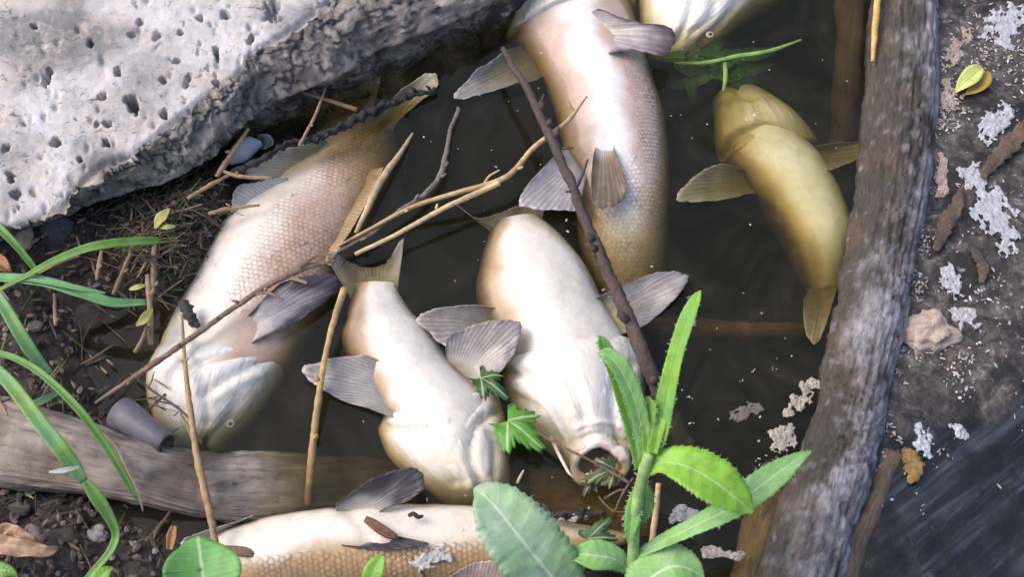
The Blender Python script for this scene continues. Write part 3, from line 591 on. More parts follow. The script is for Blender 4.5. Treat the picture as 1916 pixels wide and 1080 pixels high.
fin('pectoral_fin', f7, [(640, 955), (700, 962)], [(628, 944), (690, 902), (745, 880), (782, 878), (794, 910), (772, 932), (722, 952)], .03, [.035, .055, .06, .06, .05, .04, .034], 14, (0.50, 0.45, 0.46), (0.11, 0.09, 0.10), .006, tipfrom=0.4)
fin('pectoral_fin', f7, [(640, 1012), (700, 988)], [(640, 1022), (700, 1029), (770, 1026), (802, 1017), (760, 1008), (712, 996)], .042, [.044, .048, .05, .05, .046, .044], 13, (0.46, 0.43, 0.43), (0.09, 0.08, 0.09), .004, tipfrom=0.5)
fin('pelvic_fin', f7, [(432, 982), (440, 1020)], [(474, 966), (400, 990), (352, 1004), (337, 1018), (372, 1027), (432, 1028)], -.01, [.008, .018, .018, .014, .01, .0], 13, (0.68, 0.64, 0.60), None, .008)
fin('dorsal_fin', f7, [(838, 1098), (968, 1092)], [(842, 1080), (890, 1052), (940, 1054), (978, 1082)], .0, [.01, .02, .02, .01], 14, (0.66, 0.52, 0.47), None, .006, label='pinkish dorsal fin')
fin('anal_fin', f7, [(716, 1100), (786, 1096)], [(714, 1082), (740, 1052), (768, 1045), (792, 1080)], .0, [.01, .025, .03, .015], 12, (0.50, 0.40, 0.24), None, .006)

# little silvery fish stuck under the slab's edge
f9 = empty('small_fish', P(455, 280, 0), 'small silvery fish wedged below the concrete edge by the black stick', 'fish')
b9 = Loft([(486, 262, 492, 272, -.004, .004, 0), (462, 258, 480, 282, .0, .016, 0), (436, 274, 462, 300, .002, .018, 0), (420, 298, 432, 308, 0, .007, 0)], 40, 32)
loft_obj('body', b9, SKIN, f9, lambda u, t, V: mix((0.72, 0.74, 0.80), (0.42, 0.44, 0.48), sstep(0.2, 1.2, np.abs(t-1.9))))
fin('tail_fin', f9, [(484, 264), (492, 272)], [(486, 250), (505, 252), (512, 266), (496, 280)], .0, .004, 8, (0.5, 0.5, 0.52), None, 0)

# ------------------------------------------------------------------ concrete slab
E_ = [(-260, 470), (-80, 445), (0, 430), (22, 425), (65, 410), (115, 392), (160, 337), (200, 305), (250, 290), (300, 250), (385, 182), (440, 146), (472, 100), (545, 56), (620, 0), (700, -60), (860, -190)]
F_ = [(-260, 500), (-80, 470), (0, 448), (30, 436), (72, 420), (130, 402), (180, 372), (214, 360), (300, 338), (352, 320), (408, 290), (460, 235), (505, 202), (600, 150), (705, 98), (925, 0), (1120, -120)]
B_ = [(-420, 420), (-420, 200), (-420, 0), (-420, -120), (-420, -200), (-420, -300), (-400, -340), (-300, -360), (-200, -380), (-100, -390), (0, -400), (100, -400), (200, -400), (320, -400), (450, -400), (560, -400), (700, -420)]
G_ = [(a+o, b-o2) for (a, b), (o, o2) in zip(F_, [(0, 0)]*6+[(-2, 4), (-2, 6), (-4, 4), (0, 6), (14, -4), (50, -14), (80, -24), (95, -34), (110, -36), (75, -45), (60, -40)])]
ZT, ZF, ZG = 0.15, 0.075, -0.06
n = 420; e, f_, b_, gg = [lin(k, n) for k in (E_, F_, B_, G_)]
PITS = [(88, 145, 9, 26), (170, 80, 8, 10), (65, 48, 10, 8), (245, 65, 12, 9), (220, 135, 10, 14), (305, 150, 9, 10), (405, 100, 7, 26), (405, 155, 9, 9), (295, 70, 10, 14), (470, 70, 7, 24), (308, 215, 9, 14), (200, 232, 12, 8), (180, 232, 8, 8), (200, 270, 10, 16), (105, 265, 14, 12), (20, 330, 14, 20), (10, 275, 8, 12), (420, 25, 14, 14), (250, 195, 14, 24), (240, 185, 14, 10), (350, 150, 10, 18), (28, 365, 14, 12), (190, 180, 12, 10), (510, 20, 22, 30), (45, 230, 8, 7), (340, 60, 9, 8), (375, 35, 9, 9), (150, 300, 8, 9), (395, 190, 6, 20), (330, 112, 8, 7), (262, 40, 8, 8)]
ragt = np.array([noise.fractal(Vector((i*0.075, 3.3, 0)), 0.65, 2.1, 7) for i in range(n)])
NT, NF, NG = 210, 34, 18
V = []; part = []
for k in range(NT):
    t = 1-(1-k/(NT-1))**1.5
    for i in range(n):
        ex, ey = e[i, 0]+ragt[i]*9, e[i, 1]+ragt[i]*9
        V.append(P(b_[i, 0]+(ex-b_[i, 0])*t, b_[i, 1]+(ey-b_[i, 1])*t, ZT)); part.append(0)
for k in range(1, NF+1):
    t = k/NF
    for i in range(n):
        a = P(e[i, 0]+ragt[i]*9, e[i, 1]+ragt[i]*9, ZT); c = P(f_[i, 0]-ragt[i]*3, f_[i, 1]+ragt[i]*4, ZF); V.append(a+(c-a)*t+np.array([0, 0, 0.016*math.sin(math.pi*t)])); part.append(1)
for k in range(1, NG+1):
    t = k/NG
    for i in range(n):
        a = P(f_[i, 0]-ragt[i]*3, f_[i, 1]+ragt[i]*4, ZF); c = P(gg[i, 0], gg[i, 1], ZG); V.append(a+(c-a)*t+np.array([-0.015*math.sin(math.pi*t), 0.015*math.sin(math.pi*t), 0])); part.append(2)
V = np.array(V); part = np.array(part); pxy = to_px(V)
top = part == 0; n1 = nsv(V, 6, 1, 5); n2 = nsv(V, 30, 6, 5); n3 = nsv(V, 95, 2, 3)
dz = np.where(top, 0.0035*n1+0.0022*n2+0.0008*n3, 0)
edge_d = seg_dist(pxy, [tuple(r) for r in e[::3]])
for (cx, cy, rx, ry) in PITS:
    th = random.uniform(-0.5, 0.5); dx, dy = pxy[:, 0]-cx, pxy[:, 1]-cy; u = dx*math.cos(th)+dy*math.sin(th); v = -dx*math.sin(th)+dy*math.cos(th)
    r2 = (u/rx*1.35)**2+(v/ry*1.3)**2+0.9*n3; dz -= top*0.038*(1-sstep(0.45, 0.95, r2+0.5*n2))
for _ in range(260):
    i = np.random.randint(0, NT*n); cx, cy = pxy[i]; rx = random.uniform(2.5, 6)
    if cx < -30 or cy < -30: continue
    near = (np.abs(pxy[:, 0]-cx) < 14) & (np.abs(pxy[:, 1]-cy) < 14)
    dz[near] -= top[near]*random.uniform(.004, .011)*np.exp(-(((pxy[near, 0]-cx)/rx)**2+((pxy[near, 1]-cy)/(rx*random.uniform(0.8, 2)))**2))
dz -= np.where(top, 0.012*np.exp(-(edge_d/7)**2), 0)
V[:, 2] += dz
rdg = np.abs(nsv(V, 18, 4.5, 5)); off = np.where(part > 0, 0.020*n1-0.012*np.exp(-(rdg/0.07)**2)+0.004*n2+0.0022*n3+0.010*np.round(2.2*nsv(V*[1, 1, 1.6], 13, 7.7, 3))/2.2, 0); V[:, :2] += (off[:, None]*np.array([[0.7, -0.7]])); V[:, 2] += 0.5*off
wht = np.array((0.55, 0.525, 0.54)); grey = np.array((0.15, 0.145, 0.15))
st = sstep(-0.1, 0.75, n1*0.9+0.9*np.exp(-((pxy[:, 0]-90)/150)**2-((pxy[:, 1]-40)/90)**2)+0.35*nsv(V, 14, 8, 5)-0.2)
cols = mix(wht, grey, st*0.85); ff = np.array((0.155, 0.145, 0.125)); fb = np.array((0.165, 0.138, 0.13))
fc = mix(ff, fb, sstep(430, 520, pxy[:, 0])); fc = fc*(1+0.35*n2[:, None])  # broken face: brown-grey, with some of its shade darkened into the colour
cols = np.where((part == 1)[:, None], fc, cols); cols = np.where((part == 2)[:, None], np.array((0.055, 0.041, 0.031))*(1+0.4*n2[:, None]), cols)  # undercut colour darkened to paint the shade below the slab
edge_w = np.exp(-(seg_dist(pxy, [tuple(r) for r in f_[::3]])/5)**2)*(part > 0)
cols = cols*(1+0.8*edge_w[:, None]*np.clip(n2+0.4, 0, 1)[:, None])
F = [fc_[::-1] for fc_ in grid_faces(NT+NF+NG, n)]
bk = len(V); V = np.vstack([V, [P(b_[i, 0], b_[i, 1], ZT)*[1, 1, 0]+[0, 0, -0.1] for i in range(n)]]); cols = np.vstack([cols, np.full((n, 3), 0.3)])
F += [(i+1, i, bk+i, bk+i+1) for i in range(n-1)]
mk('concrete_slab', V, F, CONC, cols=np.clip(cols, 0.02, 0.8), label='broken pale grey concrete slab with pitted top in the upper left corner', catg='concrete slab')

# ------------------------------------------------------------------ log, plank, sunken wood
def woodcol(a, b, side=None, seed=0, sc=9):
    def f(u, th, V):
        k = sstep(-0.35, 0.4, nsv(V, sc, seed, 5)); c = mix(a, b, k)
        if side is not None: 
            s = sstep(0.9, 2.2, th+0.5*nsv(V, 6, seed+2, 4))[:, None]; c = c*(1-s)+np.array(side)*(1+0.5*nsv(V, 20, seed, 3)[:, None])*s
        return np.clip(c, 0.01, 0.8)
    return f
def wood_relief(V, lf): pass
LOG_L = [(1632, -120), (1626, 0), (1612, 250), (1585, 450), (1552, 620), (1515, 780), (1466, 900), (1418, 1080), (1378, 1250)]
lg = Loft([(l[0], l[1], r[0], r[1], -.002, .062, 0) for l, r in zip(LOG_L, LOG_R)], 260, 96)
I, T = lg.grid(); V = lg.at(I, T); N = lg.nrm(I, T)
q = np.stack([I/259*6, np.cos(T)*1.3, np.sin(T)*1.3], -1)
fib = np.array([noise.fractal(Vector((a*1.1, b*7, c*7)), 0.9, 2.0, 6) for a, b, c in q]); lum = nsv(V, 7, 3, 4); peel = nsv(V, 16, 11, 4)
crk = np.array([noise.fractal(Vector((a*2.2+9, b*5, c*5)), 0.9, 2.0, 5) for a, b, c in q]); V = V-N*(0.005*np.exp(-(crk/.035)**2))[:, None]; V = V+N*(0.0055*fib+0.008*lum-0.004*sstep(0.1, 0.2, peel)+0.0022*nsv(V, 70, 5, 4))[:, None]
V = V.reshape(260, 97, 3); V[:, -1] = V[:, 0]; V = V.reshape(-1, 3)
cl = mix((0.065, 0.053, 0.045), (0.31, 0.29, 0.32), sstep(-0.35, 0.5, lum+0.75*np.cos(T)+0.5*peel-0.12)); cl = mix(cl*1.0, (0.09, 0.055, 0.035), sstep(0.1, 0.25, peel)*0.7) if False else cl  # bark painted lighter on the right, darker on the left, as if side-lit
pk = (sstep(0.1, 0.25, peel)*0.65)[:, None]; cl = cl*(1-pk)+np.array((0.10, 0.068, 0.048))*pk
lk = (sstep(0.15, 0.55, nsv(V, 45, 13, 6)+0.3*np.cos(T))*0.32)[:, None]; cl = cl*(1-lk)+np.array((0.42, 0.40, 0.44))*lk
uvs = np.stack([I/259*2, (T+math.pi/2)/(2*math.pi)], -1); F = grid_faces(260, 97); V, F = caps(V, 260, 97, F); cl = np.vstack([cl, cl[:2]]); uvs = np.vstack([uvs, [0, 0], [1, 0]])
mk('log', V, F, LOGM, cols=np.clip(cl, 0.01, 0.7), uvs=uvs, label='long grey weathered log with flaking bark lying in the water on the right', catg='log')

pl = Loft([(-120, 722, -120, 890, .055, .026, 0), (0, 745, 0, 905, .055, .028, 0), (130, 780, 125, 922, .050, .030, 0), (290, 832, 250, 940, .036, .028, 0), (390, 848, 385, 972, .004, .024, 0), (500, 850, 500, 978, -.034, .022, 0), (620, 855, 615, 962, -.08, .022, 0), (720, 866, 705, 956, -.11, .016, 0), (790, 876, 780, 950, -.14, .012, 0)], 200, 72, 0.62)
I, T = pl.grid(); V = pl.at(I, T); N = pl.nrm(I, T)
fib = np.array([noise.fractal(Vector((a*5, b*9, c*9)), 0.9, 2.0, 6) for a, b, c in np.stack([I/199*1.6, np.cos(T), np.sin(T)], -1)])
lum = nsv(V, 10, 4, 4); V = V+N*(0.005*fib+0.006*lum)[:, None]; V = V.reshape(200, 73, 3); V[:, -1] = V[:, 0]; V = V.reshape(-1, 3)
cl = mix((0.19, 0.145, 0.122), (0.345, 0.28, 0.243), sstep(-0.4, 0.4, lum+0.4*fib)); uvs = np.stack([I/199*1.4, (T+math.pi/2)/(2*math.pi)*1.5], -1)
F = grid_faces(200, 73); V, F = caps(V, 200, 73, F); cl = np.vstack([cl, cl[:2]]); uvs = np.vstack([uvs, [0, 0], [1, 0]])
mk('plank', V, F, PLANKM, cols=cl, uvs=uvs, label='rough brown plank running from the bank into the water at lower left', catg='plank')

def sunk(name, st, col, label, catg, m=PLANKM):
    return loft_obj(name, Loft(st, 90, 36), m, None, woodcol(col, np.array(col)*1.5, seed=3), (), (0.006, 14), label=label, catg=catg)
sunk('sunken_branch', [(1566, -80, 1612, -80, -.06, .02, 0), (1562, 60, 1618, 60, -.068, .024, 0), (1556, 180, 1606, 180, -.08, .022, 0), (1550, 290, 1590, 290, -.11, .018, 0)], (0.13, 0.09, 0.06), 'brown sunken branch along the left side of the log at the top', 'branch')
sunk('sunken_branch', [(1430, 860, 1520, 880, -.07, .02, 0), (1390, 960, 1475, 975, -.055, .024, 0), (1365, 1080, 1440, 1085, -.045, .024, 0), (1350, 1160, 1420, 1165, -.04, .02, 0)], (0.20, 0.14, 0.09), 'brown sunken branch against the lower left side of the log', 'branch')
sunk('sunken_branch', [(1650, 840, 1690, 855, .0, .01, 0), (1615, 930, 1655, 945, .002, .013, 0), (1572, 1020, 1625, 1030, .003, .014, 0), (1540, 1120, 1595, 1125, .0, .014, 0)], (0.13, 0.095, 0.07), 'brown branch hugging the lower right side of the log', 'branch')
sunk('sunken_board', [(985, 870, 1000, 985, -.11, .012, 0), (1060, 880, 1070, 1000, -.10, .014, 0), (1140, 890, 1150, 1010, -.10, .014, 0), (1220, 900, 1225, 1000, -.09, .01, 0)], (0.36, 0.25, 0.15), 'tan sunken board under the gaping mouth of the big carp', 'board')
sunk('reflection_streak', [(1200, 592, 1202, 622, -.10, .012, 0), (1300, 596, 1300, 628, -.095, .013, 0), (1400, 604, 1402, 632, -.095, .013, 0), (1520, 606, 1522, 630, -.11, .01, 0)], (0.40, 0.24, 0.12), 'faint brown reflection streak below the drowned carp tail, drawn by a sunken strip', 'stick')  # strip added under the surface to draw a faint reflection streak

# ------------------------------------------------------------------ twigs and straws
def pxm(px, py, z): return float(np.linalg.norm(P(px+1, py, z)-P(px, py, z)))
def stick(name, pts, col, label, catg, m=TWIG, n=60, nz=0.22, knobs=0, spurs=(), seg=9, group=None, parent=None, wob=0.0):
    """pts: (px, py, z, radius in px)"""
    d = arc(pts, n); w = np.array([P(*r[:3]) for r in d]); rad = np.array([r[3]*pxm(*r[:3]) for r in d])
    if wob: w = w+np.array([[ns(p, 14, 3, 3), ns(p, 14, 9, 3), 0] for p in w])*wob
    V, F = tube_w(w, rad, seg, nz, 90)
    V = list(V)
    def add(v, f):
        k = len(V); V.extend(list(v)); F.extend([tuple(i+k for i in q) for q in f])
    for _ in range(knobs):
        i = random.randint(2, n-3); a = random.uniform(0, 6.28); dd = np.array([math.cos(a), math.sin(a), 0.6]); tt = w[i+1]-w[i-1]; tt /= np.linalg.norm(tt); dd = dd-tt*(dd@tt); dd /= np.linalg.norm(dd)
        p0 = w[i]+dd*rad[i]*0.6; L = rad[i]*random.uniform(1.2, 2.2)
        add(*tube_w([p0, p0+dd*L*0.5-tt*L*0.2, p0+dd*L*0.9-tt*L*0.6, p0+dd*L*1.0-tt*L*0.8], [rad[i]*0.7, rad[i]*0.65, rad[i]*0.45, rad[i]*0.1], 6))
    for sp in spurs:
        dd = arc(sp, 14); add(*tube_w([P(*r[:3]) for r in dd], [r[3]*pxm(*r[:3]) for r in dd], 6, 0.2))
    V = np.array(V); c = np.array(col); cols = c*(1+0.35*nsv(V, 25, 6, 3)[:, None])
    return mk(name, V, F, m, parent, np.clip(cols, 0.01, 0.8), label=label, catg=catg, group=group)
DK = (0.075, 0.05, 0.045); ST = (0.46, 0.33, 0.17)
stick('twig', [(940, 90, .07, 5), (970, 140, .085, 6.5), (1005, 200, .09, 8), (1040, 280, .085, 9), (1075, 365, .075, 9.5), (1118, 465, .065, 11), (1165, 570, .055, 12.5), (1210, 680, .035, 14), (1250, 770, -.03, 16), (1292, 850, -.09, 17)], DK, 'dark knobbly twig slanting across the two long carp bellies', 'twig', n=140, nz=0.3, knobs=9, wob=.004,
      spurs=[[(1006, 205, .09, 4), (1012, 190, .1, 3), (1018, 176, .1, 1.5)], [(1052, 278, .085, 3), (1062, 277, .09, 2.5), (1073, 276, .09, 1.5)], [(1078, 350, .08, 4), (1090, 325, .09, 3), (1100, 298, .095, 1.5)], [(1078, 358, .08, 3), (1068, 358, .08, 3), (1058, 359, .08, 2)], [(1124, 480, .065, 4), (1110, 478, .07, 3)], [(1170, 590, .055, 4), (1155, 592, .06, 3)]])
stick('straw', [(1098, 180, .075, 2), (1086, 195, .072, 3), (1060, 228, .07, 4.5), (1000, 275, .065, 5), (945, 332, .055, 5.5), (850, 362, .05, 5), (770, 388, .04, 4.5), (690, 430, .035, 3.5), (630, 462, .03, 2.5)], ST, 'longest yellow straw reaching from the top carp belly to the left', 'straw', STRAW, 110, 0.12, 4,
      [[(1078, 210, .07, 3), (1066, 198, .075, 3), (1062, 188, .08, 2)], [(905, 347, .05, 4), (915, 330, .06, 2), (935, 318, .062, 1.5)]])
stick('straw', [(935, 342, .06, 5), (900, 358, .055, 5.5), (830, 390, .05, 5), (740, 440, .04, 4.5), (664, 476, .03, 4)], (0.52, 0.40, 0.22), 'pale straw just below the longest one, ending by a forked tail', 'straw', STRAW, 60, 0.12, 1)
stick('twig', [(856, 200, .0, 4), (846, 240, .012, 4), (832, 300, .015, 5), (806, 350, .02, 5.5), (760, 392, .03, 5), (700, 430, .028, 5), (640, 470, .024, 4), (612, 492, .02, 3)], (0.17, 0.145, 0.13), 'thin grey curved twig joining the straws left of centre', 'twig', n=90, nz=0.4, knobs=8, wob=.006)
stick('stick', [(400, 345, .05, 4), (455, 312, .055, 6), (520, 282, .05, 6), (580, 262, .04, 7), (640, 232, .035, 8), (700, 208, .03, 8), (760, 185, .02, 6), (815, 160, .01, 4)], (0.022, 0.02, 0.022), 'ragged black stick across the tail of the scaly carp', 'stick', n=120, nz=1.1, knobs=8, wob=.012)
stick('straw', [(772, 250, .0, 2.5), (750, 285, .01, 5), (715, 335, .02, 7), (690, 385, .02, 6), (666, 436, .015, 4)], (0.42, 0.33, 0.20), 'flat straw upright beside the ridge of the scaly carp', 'straw', STRAW, 50, 0.15)
stick('straw', [(645, 540, .05, 7), (628, 590, .05, 6), (610, 660, .045, 5.5), (594, 760, .03, 6.5), (584, 850, -.005, 7.5), (576, 945, -.05, 8)], (0.42, 0.28, 0.12), 'long straw standing in the water left of the smallest carp', 'straw', STRAW, 70, 0.2, 2)
stick('stem', [(178, 755, .03, 3), (260, 700, .045, 5.5), (340, 645, .05, 5.5), (420, 588, .055, 5), (500, 535, .055, 6), (560, 505, .05, 6.5), (620, 488, .045, 4)], (0.24, 0.16, 0.115), 'brown stem lying across the gills of the scaly carp', 'stem', TWIG, 90, 0.25, 5, [[(470, 553, .055, 4), (500, 548, .06, 3), (530, 560, .06, 1.5)], [(545, 520, .055, 5), (575, 530, .06, 3)], [(560, 500, .055, 7), (590, 480, .06, 3), (618, 476, .06, 1.5)]])
stick('straw', [(340, 590, .045, 2.5), (346, 680, .05, 4), (355, 760, .055, 5.5), (370, 860, .06, 7), (388, 940, .055, 7), (404, 1018, .05, 6)], (0.34, 0.22, 0.11), 'brown straw standing in front of the plank and carp snout', 'straw', STRAW, 70, 0.25, 3)
stick('twig', [(245, 700, .02, 2), (290, 735, .035, 2.5), (330, 762, .045, 2.5), (362, 790, .05, 2)], (0.10, 0.08, 0.07), 'thin dark twig over the snout of the scaly carp', 'twig', n=40)
stick('twig', [(338, 775, .05, 2), (352, 800, .05, 2.5), (366, 840, .05, 3)], (0.22, 0.15, 0.09), 'short twig forking off the straw before the plank', 'twig', STRAW, n=30)
stick('stem', [(958, 782, .02, 2.5), (990, 800, .03, 2.5), (1040, 830, .045, 2.5), (1100, 860, .055, 2.5), (1150, 888, .055, 3), (1178, 905, .05, 3)], (0.16, 0.10, 0.08), 'thin leaf stem crossing the open carp mouth', 'stem', n=60, knobs=3)
stick('straw', [(1232, 905, .08, 5), (1228, 950, .06, 6), (1220, 1012, .03, 6), (1214, 1050, .0, 6)], (0.46, 0.32, 0.18), 'short tan straw behind the thistle stem', 'straw', STRAW, 30)
stick('straw', [(1645, -60, .055, 6), (1641, 10, .055, 6.5), (1637, 60, .05, 6), (1633, 115, .04, 4)], (0.50, 0.32, 0.10), 'yellow straw lying along the left side of the log', 'straw', STRAW, 30)
stick('stick', [(985, 962, .022, 7), (1030, 966, .026, 9), (1080, 964, .026, 8), (1132, 960, .02, 6)], (0.04, 0.032, 0.03), 'dark frothy stick lying above the tail of the bottom carp', 'stick', n=50, nz=0.5, knobs=6)
stick('stick', [(968, 905, .0, 3), (975, 890, .01, 3), (980, 880, .014, 1.5)], (0.45, 0.38, 0.28), 'pale splinter by the snout of the smallest carp', 'stick', STRAW, n=16)
# dry stems rising from the litter below the slab
for (pts, lab) in [([(290, 450, .06, 5), (288, 500, .055, 6), (286, 545, .05, 5)], 'upright dry stalk below the tip of the arching grass blade'), ([(250, 462, .06, 5), (232, 505, .055, 5), (212, 552, .05, 5)], 'slanting tan stalk under the arching grass blade'), ([(276, 515, .055, 5), (280, 570, .05, 6), (282, 645, .03, 5)], 'tan stalk beside the tips of the flat grass blades'),
                   ([(190, 470, .06, 4), (184, 505, .055, 5), (182, 525, .05, 4)], 'short stub of a stalk near the dark stone'), ([(276, 610, .05, 4), (264, 640, .045, 4), (252, 660, .04, 4)], 'short pale stalk under the lower husk'), ([(102, 550, .075, 3), (103, 580, .07, 4), (104, 610, .07, 3)], 'thin straw stub poking from the mud by the grass'),
                   ([(350, 372, .06, 4), (395, 345, .06, 4), (440, 322, .055, 3)], 'brown stick pointing at the little silvery fish'), ([(560, 272, .06, 3), (590, 215, .05, 3), (610, 160, .04, 2)], 'thin brown stick standing at the tail of the scaly carp'), ([(405, 330, .065, 5), (430, 292, .06, 5), (465, 240, .06, 3)], 'brown stalk leaning on the concrete edge'),
                   ([(410, 318, .06, 3), (450, 330, .06, 4), (512, 333, .05, 3)], 'dark red stick lying before the little silvery fish'), ([(390, 400, .05, 4), (430, 390, .05, 4), (486, 384, .045, 2)], 'reddish stick resting on the belly of the scaly carp'), ([(560, 170, .04, 4), (610, 186, .03, 4), (668, 205, .015, 5)], 'reddish twig crossing the tail lobe of the scaly carp')]:
    stick('stalk', pts, random.choice([(0.30, 0.20, 0.12), (0.24, 0.15, 0.095), (0.33, 0.23, 0.13)]), lab, 'stalk', STRAW, 24, 0.3, 1, seg=7)
stick('bark_strip', [(345, 565, .05, 9), (350, 580, .052, 11), (360, 600, .045, 10), (372, 612, .04, 4)], (0.05, 0.042, 0.045), 'dark bark strip on the carp beside the mud', 'bark', n=24, nz=0.6)

# ------------------------------------------------------------------ leaves and grass
def ribbon(name, pts, col, m, label=None, catg=None, n=50, nc=7, fold=0.25, tilt=0.0, teeth=0.0, tn=18, col2=None, thick=0.0007, parent=None, group=None, wave=0.0, bristle=0, tipc=None):
    """pts: (px, py, z, half width in px)"""
    d = arc(pts, n); V, K, U = [], [], []; tg = np.gradient(d[:, :2], axis=0); tg /= np.linalg.norm(tg, axis=1)[:, None]+1e-9
    brs = []
    for i in range(n):
        u = i/(n-1); pr = np.array([-tg[i, 1], tg[i, 0]]); c = P(*d[i, :3]); w1 = P(d[i, 0]+pr[0], d[i, 1]+pr[1], d[i, 2])-c
        hw = max(d[i, 3], 0.15)
        for j in range(nc):
            v = -1+2*j/(nc-1); k = hw*v; 
            if teeth and abs(v) > 0.99: 
                ph = (u*tn+(0.5 if v > 0 else 0)) % 1.0; k *= 1+teeth*(ph-0.4)
            p = c+w1*k; hm = np.linalg.norm(w1)*hw
            p = p+np.array([0, 0, abs(v)*fold*hm+tilt*v*hm+wave*hm*math.sin(u*17+v*2)*abs(v)+0.06*hm*ns(p, 40, 2, 3)])
            V.append(p); U.append((u, v)); q = np.array(col)
            if col2 is not None: q = mix(q, col2, np.clip(0.5+1.1*ns(p, 16, 5, 4), 0, 1))
            if tipc is not None: q = mix(q, tipc, sstep(0.7, 1, u))
            K.append(np.clip(q, 0, 0.9))
            if bristle and abs(v) > 0.99 and random.random() < bristle: brs.append((p, w1/np.linalg.norm(w1)*v))
    V = np.array(V); F = grid_faces(n, nc); V = list(V)
    for p, dd in brs:
        k = len(V); t = 0.0009; L = random.uniform(.002, .005); V += [p+np.array([0, t, 0]), p-np.array([0, t, 0]), p+dd*L]; F.append((k, k+1, k+2)); U += [(0, .5)]*3; K += [np.array([.4, .5, .35])]*3
    return mk(name, np.array(V), F, m, parent, np.array(K), np.array(U), thick=thick, label=label, catg=catg, group=group)
G1, G2, G3 = (0.13, 0.30, 0.055), (0.20, 0.38, 0.09), (0.17, 0.40, 0.17)
def blade(pts, col, label, **kw):
    pts = [(a, b, c, d*.8) for a, b, c, d in pts]
    return ribbon('grass_blade', pts, col, GRASS, label, 'grass blade', group='grass blades on the left bank', **kw)
blade([(-40, 515, .10, 6), (0, 520, .11, 10), (80, 528, .12, 12), (150, 548, .12, 13), (210, 567, .11, 11), (275, 567, .09, 7)], G3, 'broad flat grass blade pointing right, lower one of the crossing pair', fold=0.4)
blade([(40, 522, .125, 3), (100, 530, .128, 6), (150, 540, .125, 6), (198, 549, .115, 2)], G3, 'short grass tip lying on top of the broad flat blade')
blade([(-20, 552, .10, 4), (40, 522, .125, 5), (100, 490, .14, 8), (170, 464, .14, 10), (240, 454, .12, 10), (285, 452, .10, 9), (302, 450, .09, 5)], G1, 'arching grass blade whose tip ends among the dry stalks', fold=0.4, col2=G2)
blade([(72, 512, .12, 2), (110, 492, .13, 3.5), (150, 478, .13, 3)], (0.42, 0.30, 0.10), 'yellowed thin blade under the arching grass', n=24)
blade([(-30, 400, .14, 8), (0, 428, .15, 10), (35, 465, .14, 9), (70, 510, .12, 7), (94, 546, .10, 3)], G1, 'upper left grass blade drooping with a yellow tip', tipc=(0.45, 0.32, 0.08), fold=0.4)
blade([(-30, 530, .15, 12), (0, 562, .16, 14), (30, 612, .15, 16), (60, 660, .13, 16), (92, 702, .10, 12)], G2, 'wide grass blade coming down from the left edge below the pair', fold=0.3, col2=G3)
blade([(-30, 655, .17, 6), (30, 672, .19, 8), (85, 706, .20, 9), (150, 770, .19, 10), (205, 845, .16, 9), (240, 905, .13, 7), (256, 935, .11, 2)], G1, 'long thin grass blade bowing over the plank', fold=0.5, col2=G2)
blade([(-30, 672, .18, 12), (20, 720, .20, 17), (70, 785, .20, 19), (115, 842, .19, 20), (142, 880, .17, 18), (158, 902, .16, 10)], G3, 'widest pale grass blade folded where it crosses the plank', fold=0.25, col2=G2)
blade([(160, 900, .16, 8), (180, 930, .15, 17), (203, 965, .13, 14), (217, 1000, .11, 10), (205, 1035, .10, 9), (170, 1075, .09, 7), (150, 1100, .08, 5)], G2, 'twisted lower end of the folded grass blade at the bottom', fold=0.3, col2=G1)
blade([(58, 760, .13, 8), (85, 748, .125, 9), (112, 734, .11, 5)], (0.19, 0.33, 0.17), 'short grass stub resting on the plank end', n=20)
blade([(92, 884, .2, 2), (118, 882, .2, 6), (150, 874, .19, 3)], (0.62, 0.68, 0.62), 'torn white shred at the fold of the widest blade', n=16, fold=0.5)
blade([(160, 790, .09, 2), (210, 830, .09, 4), (236, 880, .085, 4), (258, 925, .08, 4), (268, 958, .07, 2)], (0.36, 0.26, 0.18), 'dry brown grass strand lying over the plank', n=40, fold=0.5)
for pts, lab in [([(290, 428, .09, 2), (298, 412, .095, 9), (306, 404, .095, 9), (317, 390, .09, 2)], 'pale green husk leaf above the arching blade tip'), ([(296, 426, .085, 2), (312, 425, .09, 5), (328, 424, .085, 2)], 'narrow pale husk beside the larger husk leaf'), ([(242, 542, .085, 2), (258, 538, .09, 5), (272, 534, .085, 2)], 'small pale husk above the broad flat blade'), ([(255, 610, .06, 2), (268, 600, .065, 8), (276, 590, .065, 8), (286, 578, .06, 2)], 'pale husk leaf below the broad flat blade')]:
    ribbon('husk_leaf', pts, (0.42, 0.42, 0.14), DRY, lab, 'leaf', n=20, group='pale husks in the litter')

# heart shaped leaf and sprouts at the bottom
def heart(name, cx, cy, z, r, col, label, rot=0.0, sx=1.25):
    V, K, U = [], [], []; nr, na = 9, 49
    for i in range(nr):
        for j in range(na):
            a = 2*math.pi*j/(na-1); rr = (1-0.32*math.exp(-((a-math.pi/2+math.pi) % (2*math.pi)-math.pi)**2/0.10)+0.20*math.exp(-((a+math.pi/2+math.pi) % (2*math.pi)-math.pi)**2/0.10))*(0.03+0.97*i/(nr-1))
            x, y = rr*math.cos(a)*r*sx, -rr*math.sin(a)*r; x, y = x*math.cos(rot)-y*math.sin(rot), x*math.sin(rot)+y*math.cos(rot)
            p = P(cx+x, cy+y, z+0.012*(i/(nr-1))**2*math.cos(2*a)+0.006*abs(math.cos(a))*i/(nr-1)); V.append(p); K.append(np.array(col)*(1+0.25*ns(p, 14, 3, 3))); U.append(((-math.sin(a)*rr+1)/2, math.cos(a)*rr))
    return mk(name, V, grid_faces(nr, na), LEAF, None, np.clip(np.array(K), 0, .9), np.array(U), thick=.0008, label=label, catg='leaf')
